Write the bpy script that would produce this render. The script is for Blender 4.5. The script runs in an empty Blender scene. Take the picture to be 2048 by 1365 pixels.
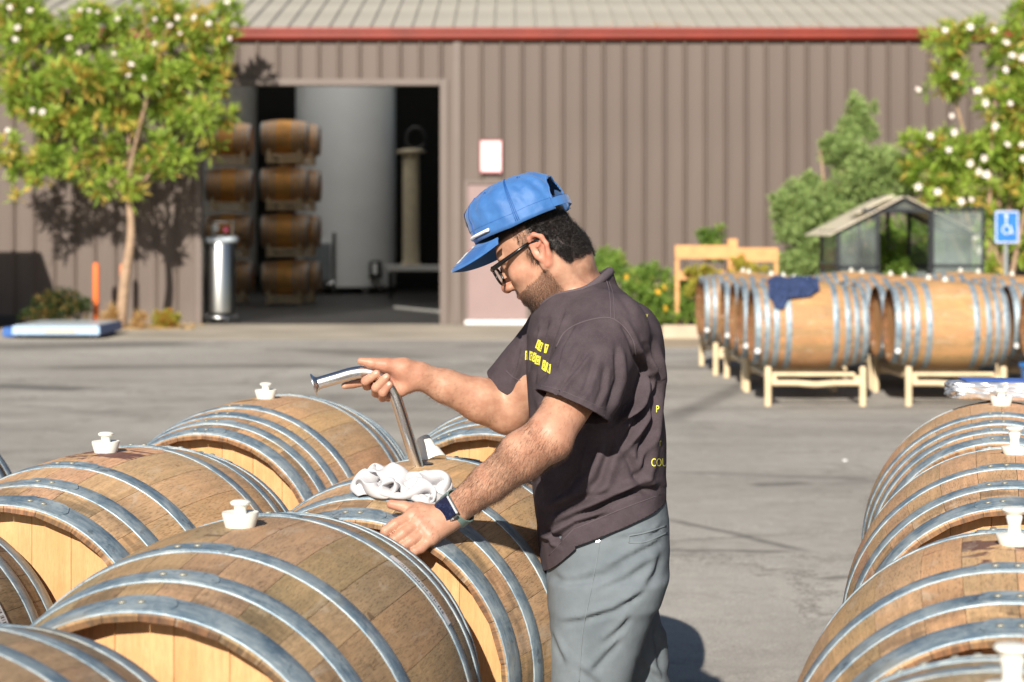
import bpy, bmesh, math, random
import numpy as np
from mathutils import Vector, Matrix, Euler, noise
from mathutils.bvhtree import BVHTree
PI = math.pi
random.seed(7)
rng = np.random.default_rng(7)
S = bpy.context.scene
COL = S.collection

# ------------------------------------------------------------------ camera, sky, sun, exposure
H = 1.45                      # eye height
FPX = 4000.0                  # focal length in pixels of a 2048 wide frame
cam_d = bpy.data.cameras.new('camera')
cam = bpy.data.objects.new('camera', cam_d)
COL.objects.link(cam)
cam.location = (0, 0, H)
cam.rotation_euler = (PI / 2, 0, 0)
cam_d.sensor_width = 36.0
cam_d.lens = 36.0 * FPX / 2048.0
cam_d.shift_y = -213.5 / 2048.0
cam_d.clip_start = 0.1
cam_d.clip_end = 800
cam_d.dof.use_dof = True
cam_d.dof.focus_distance = 3.85
cam_d.dof.aperture_fstop = 5.6
S.camera = cam

SUN_EL, SUN_AZ = math.radians(29), math.radians(11)
W = bpy.data.worlds.new('World'); S.world = W; W.use_nodes = True
nt = W.node_tree; bg = nt.nodes['Background']
sky = nt.nodes.new('ShaderNodeTexSky'); sky.sky_type = 'NISHITA'; sky.sun_disc = False
sky.sun_elevation = SUN_EL; sky.sun_rotation = PI + SUN_AZ
sky.air_density = 1.0; sky.dust_density = 0.6; sky.ozone_density = 1.5
nt.links.new(sky.outputs[0], bg.inputs[0]); bg.inputs[1].default_value = 0.05
sl = bpy.data.lights.new('sun', 'SUN'); sl.energy = 5.0; sl.angle = math.radians(0.55); sl.color = (1.0, 0.93, 0.83)
sun = bpy.data.objects.new('sun', sl); COL.objects.link(sun)
sd = Vector((math.sin(SUN_AZ) * math.cos(SUN_EL), math.cos(SUN_AZ) * math.cos(SUN_EL), -math.sin(SUN_EL)))
sun.rotation_euler = sd.to_track_quat('-Z', 'Y').to_euler()
sun.location = (-4, -12, 14)
S.view_settings.view_transform = 'Standard'
S.view_settings.look = 'None'
S.view_settings.exposure = 0.58
S.view_settings.gamma = 1.0
S.view_settings.use_curve_mapping = False
S.render.engine = 'CYCLES'
S.cycles.use_denoising = True
S.cycles.max_bounces = 6
S.cycles.sample_clamp_indirect = 6

def zg(y):                                # the yard rises a little towards the building
    return float(np.interp(y, [3.0, 5.0, 8.0, 13.0], [0.0, 0.03, 0.07, 0.10]))

def at(px, py, Y):                        # the point seen at a photograph pixel, at depth Y
    s = FPX / Y
    return Vector(((px - 1024) / s, Y, H - (py - 469) / s))

# ------------------------------------------------------------------ helpers
def tag(o, label=None, cat=None, group=None, kind=None):
    if label: o['label'] = label
    if cat: o['category'] = cat
    if group: o['group'] = group
    if kind: o['kind'] = kind
    return o

def thing(name, loc=(0, 0, 0), rz=0.0, label=None, cat=None, group=None):
    o = bpy.data.objects.new(name, None); COL.objects.link(o)
    o.location = loc; o.rotation_euler = (0, 0, rz); o.empty_display_size = 0.1
    return tag(o, label, cat, group)

def link(name, me, parent=None, loc=(0, 0, 0), rot=(0, 0, 0), mat=None):
    if mat is not None and not me.materials: me.materials.append(mat)
    o = bpy.data.objects.new(name, me); COL.objects.link(o)
    o.location = loc; o.rotation_euler = rot
    if parent is not None: o.parent = parent
    return o

def mesh(verts, faces, mat=None, smooth=False, name='mesh'):
    me = bpy.data.meshes.new(name)
    if isinstance(verts, np.ndarray): verts = verts.tolist()
    me.from_pydata(verts, [], faces if isinstance(faces, list) else faces.tolist())
    if mat: me.materials.append(mat)
    if smooth: me.polygons.foreach_set('use_smooth', [True] * len(me.polygons))
    me.update()
    return me

class MB:                                 # collects shapes into one mesh
    def __init__(s): s.v = []; s.f = []; s.m = []
    def add(s, vs, fs, mi=0):
        n = len(s.v); s.v += [tuple(v) for v in vs]; s.f += [tuple(i + n for i in f) for f in fs]; s.m += [mi] * len(fs)
        return s
    def box(s, x0, x1, y0, y1, z0, z1, b=0.0, mi=0):
        if b <= 0:
            vs = [(x, y, z) for x in (x0, x1) for y in (y0, y1) for z in (z0, z1)]
            fs = [(0, 1, 3, 2), (4, 6, 7, 5), (0, 4, 5, 1), (2, 3, 7, 6), (0, 2, 6, 4), (1, 5, 7, 3)]
            return s.add(vs, fs, mi)
        bm = bmesh.new(); bmesh.ops.create_cube(bm, size=1.0)
        for v in bm.verts:
            v.co = Vector(((x0 + x1) / 2 + v.co.x * (x1 - x0), (y0 + y1) / 2 + v.co.y * (y1 - y0), (z0 + z1) / 2 + v.co.z * (z1 - z0)))
        bmesh.ops.bevel(bm, geom=bm.edges[:], offset=b, segments=2, affect='EDGES')
        bm.verts.index_update()
        s.add([v.co[:] for v in bm.verts], [[v.index for v in f.verts] for f in bm.faces], mi); bm.free()
        return s
    def tube(s, pts, r, n=12, caps=True, mi=0):
        pts = [Vector(p) for p in pts]; m = len(pts)
        rr = r if isinstance(r, (list, tuple)) else [r] * m
        t0 = (pts[1] - pts[0]).normalized()
        nrm = t0.orthogonal().normalized(); vs = []; fs = []
        for i in range(m):
            t = (pts[min(i + 1, m - 1)] - pts[max(i - 1, 0)]).normalized()
            nrm = (nrm - t * nrm.dot(t)).normalized(); bi = t.cross(nrm)
            for k in range(n):
                a = 2 * PI * k / n
                vs.append(pts[i] + (nrm * math.cos(a) + bi * math.sin(a)) * rr[i])
        for i in range(m - 1):
            for k in range(n):
                fs.append((i * n + k, i * n + (k + 1) % n, (i + 1) * n + (k + 1) % n, (i + 1) * n + k))
        if caps:
            fs.append(tuple(range(n - 1, -1, -1))); fs.append(tuple((m - 1) * n + k for k in range(n)))
        return s.add(vs, fs, mi)
    def lathe(s, prof, n=24, c=(0, 0, 0), mi=0):
        vs = []; fs = []; m = len(prof)
        for r, z in prof:
            for k in range(n):
                a = 2 * PI * k / n
                vs.append((c[0] + r * math.cos(a), c[1] + r * math.sin(a), c[2] + z))
        for i in range(m - 1):
            for k in range(n):
                fs.append((i * n + k, i * n + (k + 1) % n, (i + 1) * n + (k + 1) % n, (i + 1) * n + k))
        fs.append(tuple(range(n - 1, -1, -1))); fs.append(tuple((m - 1) * n + k for k in range(n)))
        return s.add(vs, fs, mi)
    def mesh(s, mats=None, smooth=False, name='mesh'):
        me = mesh(s.v, s.f, None, smooth, name)
        if mats:
            for m in (mats if isinstance(mats, (list, tuple)) else [mats]): me.materials.append(m)
            if isinstance(mats, (list, tuple)) and len(mats) > 1: me.polygons.foreach_set('material_index', s.m)
        return me
    def build(s, name, mats, parent=None, loc=(0, 0, 0), rot=(0, 0, 0), smooth=False, angle=None):
        me = s.mesh(mats, smooth or angle is not None, name)
        if angle is not None: me.set_sharp_from_angle(angle=math.radians(angle))
        return link(name, me, parent, loc, rot)

def bezier_pts(ctrl, n=40):               # Catmull-Rom through the control points
    P = [Vector(c) for c in ctrl]; P = [P[0] * 2 - P[1]] + P + [P[-1] * 2 - P[-2]]; out = []
    for i in range(1, len(P) - 2):
        for k in range(n):
            t = k / n; a, b, c, d = P[i - 1:i + 3]
            out.append(0.5 * ((2 * b) + (c - a) * t + (2 * a - 5 * b + 4 * c - d) * t * t + (3 * b - a - 3 * c + d) * t ** 3))
    out.append(P[-2]); return out

# ------------------------------------------------------------------ materials
class N:
    def __init__(s, name, **kw):
        s.m = bpy.data.materials.new(name); s.m.use_nodes = True; s.t = s.m.node_tree
        s.b = s.t.nodes['Principled BSDF']; s.out = s.t.nodes['Material Output']; s.n = s.t.nodes
        for k, v in kw.items(): s.set(k, v)
    def set(s, k, v):
        k = {'base': 'Base Color', 'rough': 'Roughness', 'metal': 'Metallic', 'spec': 'Specular IOR Level'}.get(k, k)
        if isinstance(v, bpy.types.NodeSocket): s.t.links.new(v, s.b.inputs[k])
        else:
            if k == 'Base Color' and len(v) == 3: v = (*v, 1)
            s.b.inputs[k].default_value = v
        return s
    def L(s, a, b): s.t.links.new(a, b)
    def _in(s, nd, i, v):
        if v is None: return
        if isinstance(v, bpy.types.NodeSocket): s.L(v, nd.inputs[i])
        else:
            if isinstance(v, (tuple, list)) and len(v) == 3 and nd.inputs[i].type == 'RGBA': v = (*v, 1)
            nd.inputs[i].default_value = v
    def obj(s): return s.n.new('ShaderNodeTexCoord').outputs['Object']
    def info(s, k): return s.n.new('ShaderNodeObjectInfo').outputs[k]
    def attr(s, nm, out='Color'):
        a = s.n.new('ShaderNodeAttribute'); a.attribute_name = nm; return a.outputs[out]
    def sep(s, v):
        n = s.n.new('ShaderNodeSeparateXYZ'); s.L(v, n.inputs[0]); return n.outputs
    def comb(s, x, y, z):
        n = s.n.new('ShaderNodeCombineXYZ'); s._in(n, 0, x); s._in(n, 1, y); s._in(n, 2, z); return n.outputs[0]
    def vm(s, op, a, b=None):
        n = s.n.new('ShaderNodeVectorMath'); n.operation = op; s._in(n, 0, a); s._in(n, 1, b)
        return n.outputs['Value'] if op in ('LENGTH', 'DOT_PRODUCT', 'DISTANCE') else n.outputs[0]
    def ma(s, op, a, b=None, c=None, clamp=False):
        n = s.n.new('ShaderNodeMath'); n.operation = op; n.use_clamp = clamp
        s._in(n, 0, a); s._in(n, 1, b); s._in(n, 2, c); return n.outputs[0]
    def noise(s, v, scale=5, detail=4, rough=0.55, dist=0.0):
        n = s.n.new('ShaderNodeTexNoise'); s._in(n, 'Vector', v); s._in(n, 'Scale', scale)
        n.inputs['Detail'].default_value = detail; n.inputs['Roughness'].default_value = rough; n.inputs['Distortion'].default_value = dist
        return n.outputs[0]
    def vor(s, v, scale=5, feature='F1', rnd=1.0, out='Distance'):
        n = s.n.new('ShaderNodeTexVoronoi'); n.feature = feature; s._in(n, 'Vector', v); s._in(n, 'Scale', scale)
        n.inputs['Randomness'].default_value = rnd; return n.outputs[out]
    def mr(s, v, a, b, c=0.0, d=1.0, smooth=False):
        n = s.n.new('ShaderNodeMapRange'); n.clamp = True
        if smooth: n.interpolation_type = 'SMOOTHSTEP'
        s._in(n, 0, v); s._in(n, 1, a); s._in(n, 2, b); s._in(n, 3, c); s._in(n, 4, d); return n.outputs[0]
    def mix(s, f, a, b, mode='MIX'):
        n = s.n.new('ShaderNodeMix'); n.data_type = 'RGBA'; n.blend_type = mode
        s._in(n, 0, f); s._in(n, 6, a); s._in(n, 7, b); return n.outputs[2]
    def bump(s, h, strength=0.4, dist=0.002, prev=None):
        n = s.n.new('ShaderNodeBump'); n.inputs['Strength'].default_value = strength; n.inputs['Distance'].default_value = dist
        s.L(h, n.inputs['Height'])
        if prev is not None: s.L(prev, n.inputs['Normal'])
        s.L(n.outputs[0], s.b.inputs['Normal']); return n.outputs[0]

def simple(name, base, rough=0.6, metal=0.0, var=0.12, scale=6, bump=0.0, bscale=60, **kw):
    n = N(name, rough=rough, metal=metal, **kw)
    o = n.obj()
    f = n.mr(n.noise(o, scale, 5), 0.3, 0.7, 1 - var, 1 + var)
    n.set('base', n.mix(1.0, base, n.comb(f, f, f), 'MULTIPLY'))
    if bump: n.bump(n.noise(o, bscale, 3), bump, 0.002)
    return n.m

RB_, RH_ = .350, .297
def wood_mat(name, tint=True, base=(0.565, 0.375, 0.218), head=False, dirty=1.0):
    n = N(name, rough=0.72, spec=0.3)
    o = n.obj(); x, y, z = n.sep(o)
    rnd = n.info('Random'); off = n.ma('MULTIPLY', rnd, 37.0)
    gx, gy = (x, y) if not head else (z, y)
    p = n.comb(n.ma('ADD', n.ma('MULTIPLY', gx, 5.0), off), n.ma('MULTIPLY', gy, 90.0), n.ma('ADD', n.ma('MULTIPLY', x if head else z, 20.0), off))
    grain = n.noise(p, 1.0, 6, 0.62, 0.5)
    p2 = n.comb(n.ma('ADD', n.ma('MULTIPLY', gx, 60.0), off), n.ma('MULTIPLY', gy, 620.0), off)
    pores = n.mr(n.noise(p2, 1.0, 2, 0.5), 0.34, 0.47, 1.0, 0.0)
    p3 = n.comb(n.ma('ADD', n.ma('MULTIPLY', gx, 1.0), off), n.ma('MULTIPLY', y, 1.6), z)
    blotch = n.noise(p3, 4.5, 5, 0.6, 0.6)
    c = n.mix(n.mr(grain, 0.3, 0.72), tuple(v * 1.14 for v in base), tuple(v * (0.72 if not head else .84) for v in base))
    if head:
        c = n.mix(n.mr(blotch, 0.4, 0.75, 0, 0.7), c, (base[0] * 0.82, base[1] * 0.62, base[2] * 0.45))
        c = n.mix(n.ma('MULTIPLY', pores, 0.25), c, tuple(v * 0.55 for v in base))
    else:
        col = n.info('Color')
        c = n.mix(n.mr(blotch, 0.40, 0.66, 0, 0.6), c, (base[0] * 0.60, base[1] * 0.70, base[2] * 0.78))
        c = n.mix(n.ma('MULTIPLY', pores, n.mr(blotch, .35, .65, .28, .62)), c, (0.07, 0.045, 0.025))
        # dirt that has gathered beside the hoops
        ax = n.ma('ABSOLUTE', x)
        bandn = n.noise(n.comb(n.ma('MULTIPLY', x, 14.0), n.ma('ADD', n.ma('MULTIPLY', y, 5.0), off), z), 1.6, 4, 0.6)
        e1 = n.mr(ax, 0.20, 0.36); dirt = n.ma('MULTIPLY', e1, n.mr(bandn, 0.42, 0.62))
        c = n.mix(n.ma('MULTIPLY', dirt, 0.62 * dirty), c, (0.075, 0.06, 0.045))
        rr = n.ma('SQRT', n.ma('ADD', n.ma('MULTIPLY', y, y), n.ma('MULTIPLY', z, z)))
        prof = n.ma('SUBTRACT', RB_, n.ma('MULTIPLY', n.ma('MULTIPLY', x, x), (RB_ - RH_) / .45 ** 2))
        ins = n.mr(n.ma('SUBTRACT', prof, rr), .0025, .005)
        c = n.mix(n.ma('MULTIPLY', ins, .85), c, n.mix(n.mr(grain, .4, .6), (0.20, 0.10, 0.045), (0.075, 0.045, 0.028)))
        c = n.mix(1.0, c, col, 'MULTIPLY')
        tone = n.mr(rnd, 0, 1, 0.95, 1.05); c = n.mix(1.0, c, n.comb(tone, tone, tone), 'MULTIPLY')
        # odd drips and wine stains: strength rides in the object's alpha
        al = n.ma('SUBTRACT', 1.0, n.info('Alpha'))
        sn = n.noise(n.comb(n.ma('MULTIPLY', x, 1.0), n.ma('ADD', n.ma('MULTIPLY', y, 0.55), off), off), 16, 4, 0.6, 0.8)
        near = n.mr(ax, 0.03, 0.19, 1.0, 0.0)
        st = n.ma('MULTIPLY', n.ma('MULTIPLY', near, al), 1.0)
        msk = n.mr(n.ma('ADD', sn, n.ma('MULTIPLY', st, 0.32)), 0.70, 0.76)
        msk = n.ma('MULTIPLY', msk, n.mr(al, 0.02, 0.1))
        c = n.mix(n.ma('MULTIPLY', msk, 0.8), c, (0.07, 0.018, 0.03))
        streak = n.mr(n.noise(n.comb(n.ma('MULTIPLY', x, 2.2), n.ma('MULTIPLY', y, 30.0), off), 3.0, 4, 0.65, 1.2), 0.66, 0.74)
        c = n.mix(n.ma('MULTIPLY', streak, 0.45), c, (0.11, 0.07, 0.045))
        pale = n.mr(n.noise(n.comb(n.ma('MULTIPLY', x, 3.0), n.ma('MULTIPLY', y, 9.0), n.ma('ADD', off, 5.0)), 2.2, 4, 0.6, 0.8), 0.58, 0.72)
        c = n.mix(n.ma('MULTIPLY', pale, 0.4), c, (0.62, 0.52, 0.40))
        spot = n.mr(n.noise(n.comb(n.ma('MULTIPLY', x, 1.0), y, off), 9, 2, 0.5, 0.4), 0.72, 0.75)
        c = n.mix(n.ma('MULTIPLY', spot, 0.6), c, (0.05, 0.03, 0.02))
    n.set('base', c)
    hgt = n.ma('SUBTRACT', n.ma('MULTIPLY', grain, 0.7), n.ma('MULTIPLY', pores, 0.5))
    n.bump(hgt, 0.35, 0.0015)
    return n.m

def hoop_mat():
    n = N('galvanised_steel')
    o = n.obj(); off = n.ma('MULTIPLY', n.info('Random'), 9.0)
    p = n.vm('ADD', o, n.comb(off, off, off))
    hx_, hy_, hz_ = n.sep(o); ang = n.n.new('ShaderNodeMath'); ang.operation = 'ARCTAN2'; n.L(hy_, ang.inputs[0]); n.L(hz_, ang.inputs[1])
    sc = n.noise(n.comb(n.ma('ADD', n.ma('MULTIPLY', hx_, 130.0), off), n.ma('MULTIPLY', ang.outputs[0], 5.0), off), 1.0, 5, 0.7, 0.4)
    a = n.noise(p, 14, 5, 0.65, 0.6); b = n.noise(p, 70, 4, 0.7); c0 = n.vor(p, 38, 'F1', 1.0)
    c = n.mix(n.mr(n.ma('ADD', n.ma('MULTIPLY', a, .6), n.ma('MULTIPLY', sc, .4)), 0.40, 0.58), (0.15, 0.225, 0.29), (0.38, 0.445, 0.475))
    c = n.mix(n.mr(b, 0.5, 0.72, 0, 0.5), c, (0.50, 0.56, 0.57))
    c = n.mix(n.mr(n.noise(p, 7, 4, 0.6), 0.58, 0.7, 0, 0.6), c, (0.30, 0.27, 0.21))
    c = n.mix(n.mr(n.noise(p, 45, 3, 0.7), 0.62, 0.7, 0, 0.5), c, (0.12, 0.13, 0.15))
    c = n.mix(n.mr(sc, 0.62, 0.70, 0, .55), c, (0.62, 0.64, 0.62)); c = n.mix(n.mr(n.noise(p, 22, 4, .7), 0.62, 0.68, 0, .6), c, (0.07, 0.085, 0.11))
    n.set('base', c); n.set('metal', 0.5)
    n.set('rough', n.mr(n.ma('ADD', a, n.ma('MULTIPLY', c0, 0.3)), 0.35, 0.8, 0.42, 0.66))
    n.bump(b, 0.25, 0.0006)
    return n.m

M = {}
M['stave'] = wood_mat('barrel_oak')
M['stave_clean'] = wood_mat('indoor_oak', dirty=.15)
M['head'] = wood_mat('head_oak', base=(0.64, 0.375, 0.175), head=True)
M['hoop'] = hoop_mat()
M['rivet'] = simple('rivet_steel', (0.42, 0.40, 0.33), 0.5, 0.6, 0.3, 60)
M['silicone'] = simple('white_silicone', (0.80, 0.79, 0.72), 0.42, 0, 0.04, 30, **{'Subsurface Weight': 0.0})
M['cream'] = simple('cream_paint', (0.66, 0.52, 0.33), 0.5, 0, 0.12, 9)
M['steel_pipe'] = N('brushed_stainless', base=(0.80, 0.80, 0.80), metal=1.0, rough=0.27).m
M['black_paint'] = simple('black_paint', (0.012, 0.012, 0.014), 0.5)
M['white_paint'] = simple('white_paint', (0.75, 0.75, 0.74), 0.5, 0, 0.05, 3)
M['blue_plastic'] = simple('blue_plastic', (0.02, 0.22, 0.62), 0.4)
# ------------------------------------------------------------------ ground
def asphalt():
    n = N('asphalt', rough=0.92, spec=0.25)
    o = n.obj(); x, y, z = n.sep(o)
    big = n.noise(n.vm('MULTIPLY', o, (0.35, 0.35, 1)), 1.0, 6, 0.6, 0.3)
    fine = n.noise(o, 160, 3, 0.7); mid = n.noise(o, 9, 5, 0.65)
    c = n.mix(n.mr(big, 0.3, 0.7), (0.305, 0.283, 0.252), (0.41, 0.385, 0.345))
    f = n.mr(fine, 0.3, 0.7, 0.6, 1.4); c = n.mix(1.0, c, n.comb(f, f, f), 'MULTIPLY')
    f = n.mr(mid, 0.3, 0.7, 0.9, 1.1); c = n.mix(1.0, c, n.comb(f, f, f), 'MULTIPLY')
    sp = n.mr(n.vor(o, 45, 'F1'), 0.10, 0.20, 0.6, 0.0); c = n.mix(sp, c, (0.42, 0.40, 0.36))
    # long worn drive lanes and oil-dark patches running across the yard
    st = n.noise(n.vm('MULTIPLY', o, (0.16, 0.75, 1)), 1.0, 5, 0.6, 1.0)
    far = n.mr(y, 8.5, 14.0)
    c = n.mix(n.ma('MULTIPLY', n.mr(st, 0.48, 0.66, 0, 0.36), far), c, (0.085, 0.078, 0.070))
    ck = n.vor(n.vm('ADD', n.vm('MULTIPLY', o, (.55, .55, 0)), n.comb(n.ma('MULTIPLY', mid, .5), n.ma('MULTIPLY', mid, .3), 0.0)), 1.0, 'DISTANCE_TO_EDGE')
    c = n.mix(n.ma('MULTIPLY', n.mr(ck, 0.0, 0.016, 1, 0), n.mr(big, .40, .55, 0, .65)), c, (0.06, 0.055, 0.05))
    pt = n.mr(n.noise(n.vm('MULTIPLY', o, (1.3, 1.3, 1)), 1.0, 6, .75, .5), .54, .68, 0, .45); c = n.mix(pt, c, (0.13, 0.12, 0.11))
    st2 = n.noise(n.vm('MULTIPLY', o, (0.5, 2.6, 1)), 1.0, 4, 0.55, 0.6)
    c = n.mix(n.mr(st2, 0.66, 0.74, 0, 0.45), c, (0.07, 0.066, 0.062))
    wob = n.ma('MULTIPLY', n.ma('SUBTRACT', n.noise(o, 2.2, 4, 0.6), 0.5), 0.12)
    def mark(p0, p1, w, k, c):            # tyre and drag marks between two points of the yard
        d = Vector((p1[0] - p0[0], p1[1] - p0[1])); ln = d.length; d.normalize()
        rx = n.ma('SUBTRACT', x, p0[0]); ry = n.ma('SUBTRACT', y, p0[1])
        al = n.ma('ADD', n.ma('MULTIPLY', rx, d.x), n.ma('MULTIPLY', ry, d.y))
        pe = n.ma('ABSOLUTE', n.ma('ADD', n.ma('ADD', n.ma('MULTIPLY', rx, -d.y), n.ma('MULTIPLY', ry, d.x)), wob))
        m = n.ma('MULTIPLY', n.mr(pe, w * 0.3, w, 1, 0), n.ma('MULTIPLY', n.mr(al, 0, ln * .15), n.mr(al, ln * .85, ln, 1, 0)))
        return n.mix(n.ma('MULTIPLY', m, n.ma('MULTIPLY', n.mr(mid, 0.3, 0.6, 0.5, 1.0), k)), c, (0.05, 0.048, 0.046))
    def gp(px, py):
        s = (py - 469) / 1.37
        return ((px - 1024) * 1.0 / s, FPX / s)
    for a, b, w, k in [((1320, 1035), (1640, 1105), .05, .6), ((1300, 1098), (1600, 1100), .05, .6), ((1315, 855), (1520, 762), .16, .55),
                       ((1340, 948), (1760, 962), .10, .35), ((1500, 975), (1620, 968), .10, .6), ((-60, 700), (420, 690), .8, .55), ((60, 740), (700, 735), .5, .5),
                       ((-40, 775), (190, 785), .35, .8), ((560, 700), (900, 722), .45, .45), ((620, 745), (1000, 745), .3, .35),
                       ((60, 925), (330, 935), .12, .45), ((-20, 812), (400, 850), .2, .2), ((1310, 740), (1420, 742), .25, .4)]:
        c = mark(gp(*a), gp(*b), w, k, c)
    n.set('base', c)
    n.bump(n.ma('ADD', n.ma('MULTIPLY', fine, 0.6), n.noise(o, 60, 2)), 0.5, 0.004)
    return n.m
xs = np.linspace(-160, 160, 9); ys = np.array([-80, -10, 0, 3, 4, 5, 6.5, 8, 10.5, 13, 20, 30, 60, 250.0])
V = [(x, y, zg(y)) for y in ys for x in xs]
F = [(j * 9 + i, j * 9 + i + 1, (j + 1) * 9 + i + 1, (j + 1) * 9 + i) for j in range(len(ys) - 1) for i in range(8)]
tag(link('ground', mesh(V, F, asphalt())), kind='structure')
conc = simple('apron_concrete', (0.36, 0.315, 0.25), 0.9, 0, 0.25, .8, 0.3, 80)
tag(MB().box(-16, 1.9, 25.6, 29.95, 0.06, 0.104).build('pavement', conc), kind='structure')

# ------------------------------------------------------------------ warehouse
YW = 30.0
def wall_mat(name, base, v=0.1):
    n = N(name, rough=0.55, spec=0.35); o = n.obj()
    a = n.noise(n.vm('MULTIPLY', o, (6, 6, 0.5)), 1.0, 5, 0.6)
    f = n.mr(a, 0.3, 0.7, 1 - v, 1 + v); rn = n.mr(n.info('Random'), 0, 1, 0.95, 1.05)
    f = n.ma('MULTIPLY', f, rn)
    c = n.mix(1.0, base, n.comb(f, f, f), 'MULTIPLY')
    c = n.mix(n.mr(n.sep(o)[2], 0.0, 0.5, 0.35, 0.0), c, (0.20, 0.17, 0.14))
    n.set('base', c); return n.m
M['siding'] = wall_mat('mauve_siding', (0.128, 0.098, 0.082))
M['roofm'] = simple('weathered_roof_metal', (0.40, 0.37, 0.31), 0.6, 0.0, 0.15, 0.8)
M['gutter'] = simple('red_gutter_paint', (0.20, 0.020, 0.008), 0.45, 0, 0.2, 2)
M['trim'] = simple('mauve_trim', (0.145, 0.112, 0.095), 0.5, 0, 0.06, 2)
M['pinkdoor'] = simple('faded_pink_door_paint', (0.27, 0.185, 0.175), 0.5, 0, 0.06, 2)
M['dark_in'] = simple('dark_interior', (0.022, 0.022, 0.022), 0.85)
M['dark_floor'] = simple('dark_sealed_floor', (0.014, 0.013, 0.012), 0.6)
WH = thing('warehouse', (0, YW, 0), label='long mauve-brown metal warehouse with red gutter and open roll-up door', cat='warehouse')
PW = 0.305
def rib_panel(z0, z1):
    pr = [(0, 0), (.190, 0), (.212, -.042), (.236, -.042), (.262, 0), (PW - .002, 0)]
    vs = [(x, y, z) for z in (z0, z1) for x, y in pr] + [(x, y + .02, z) for z in (z0, z1) for x, y in ((0, 0), (PW - .002, 0))]
    fs = [(i, i + 1, i + 7, i + 6) for i in range(5)] + [(12, 14, 6, 0), (5, 11, 15, 13)]
    return mesh(vs, fs, M['siding'], name='wall_panel')
DX1, DZ = -1.08, 3.68
DX0 = DX1 + .09 - 12 * PW
mD0, mD1, mDZ = DX1 + .09 + PW, DX1 + .09 + 4 * PW, 2.20
full, over_d, over_m = rib_panel(0.1, 4.5), rib_panel(DZ + .08, 4.5), rib_panel(mDZ + .06, 4.5)
k0 = -52
for k in range(k0, 53):
    x = DX1 + .09 + k * PW
    c = x + PW / 2
    if DX0 < c < DX1 + .09: me = over_d
    elif mD0 < c < mD1: me = over_m
    else: me = full
    link('wall_panel', me, WH, (x, 0, 0))
# trims, kept proud of the ribs
MB().box(DX0 - .10, DX0, -.05, .16, 0.1, DZ + .1, .006).build('door_jamb', M['trim'], WH)
MB().box(DX1, DX1 + .12, -.05, .16, 0.1, DZ + .1, .006).build('door_jamb', M['trim'], WH)
MB().box(DX0 + .002, DX1 - .002, -.052, .16, DZ, DZ + .1, .006).build('door_header', M['trim'], WH)
MB().box(DX1 + .20, DX1 + .30, -.045, 0.02, 0.1, 4.5, .01).build('corner_trim', M['trim'], WH)
f = MB(); f.box(mD0 - .04, mD0 + .02, -.05, .05, 0.1, mDZ + .06, .004).box(mD1 - .02, mD1 + .04, -.05, .05, 0.1, mDZ + .06, .004).box(mD0 + .021, mD1 - .021, -.05, .05, mDZ, mDZ + .06, .004)
dr = MB().box(mD0 + .02, mD1 - .02, -.02, .03, 0.17, mDZ, .003).build('door', M['pinkdoor'], WH)
link('door_frame', f.mesh(M['trim']), dr)
kn = MB(); kn.tube([(mD1 - .1, -.07, 1.1), (mD1 - .1, -.02, 1.1)], .03, 12); kn.build('handle', M['steel_pipe'], dr, smooth=True)
MB().box(mD0 - .02, mD1 + .05, -.14, -.02, 0.1, 0.165, .004).build('door_sill', M['white_paint'], WH)
g = MB(); prof = [(.0, 4.36), (-.10, 4.36), (-.13, 4.40), (-.13, 4.46), (-.15, 4.48), (-.15, 4.54), (.0, 4.54)]
vs = [(x, y, z) for x in (-17, 17) for y, z in prof]; m = len(prof)
g.add(vs, [(i, (i + 1) % m, m + (i + 1) % m, m + i) for i in range(m)] + [tuple(range(m)), tuple(range(2 * m - 1, m - 1, -1))])
g.build('gutter', M['gutter'], WH)
def roof_panel():
    w = PW * 1.02; sl = .25
    pr = [(0, 0), (.020, .045), (.045, .045), (.065, 0), (w, 0)]
    def part(y0, y1):
        vs = [(x, yy, 4.52 + yy * sl + z) for yy in (y0, y1) for x, z in pr]
        return mesh(vs, [(i, i + 1, i + 6, i + 5) for i in range(4)], M['roofm'], name='roof_panel')
    fg_ = N('added_rooflight_fibreglass', base=(.8, .78, .7), rough=.6); tr = fg_.n.new('ShaderNodeBsdfTranslucent'); tr.inputs[0].default_value = (.97, .97, .95, 1); mx = fg_.n.new('ShaderNodeMixShader'); mx.inputs[0].default_value = .92
    fg_.L(fg_.b.outputs[0], mx.inputs[1]); fg_.L(tr.outputs[0], mx.inputs[2]); fg_.L(mx.outputs[0], fg_.out.inputs[0])
    md_ = part(5.8, 15.0); md_.materials.clear(); md_.materials.append(fg_.m)  # added translucent stretch, out of view, letting soft light indoors
    return part(-.12, 24.3), part(-.12, 5.8), part(15.0, 24.3), md_, w
rp, rp_a, rp_b, rp_m, rw = roof_panel()
for k in range(-55, 56):
    if -7.0 < k * rw < -1.2:              # unseen translucent panels, added to brighten the tanks and barrels inside
        link('roof_panel', rp_a, WH, (k * rw, 0, 0)); link('roof_panel', rp_b, WH, (k * rw, 0, 0)); link('added_roof_light', rp_m, WH, (k * rw, 0, 0))
    else: link('roof_panel', rp, WH, (k * rw, 0, 0))
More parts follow.
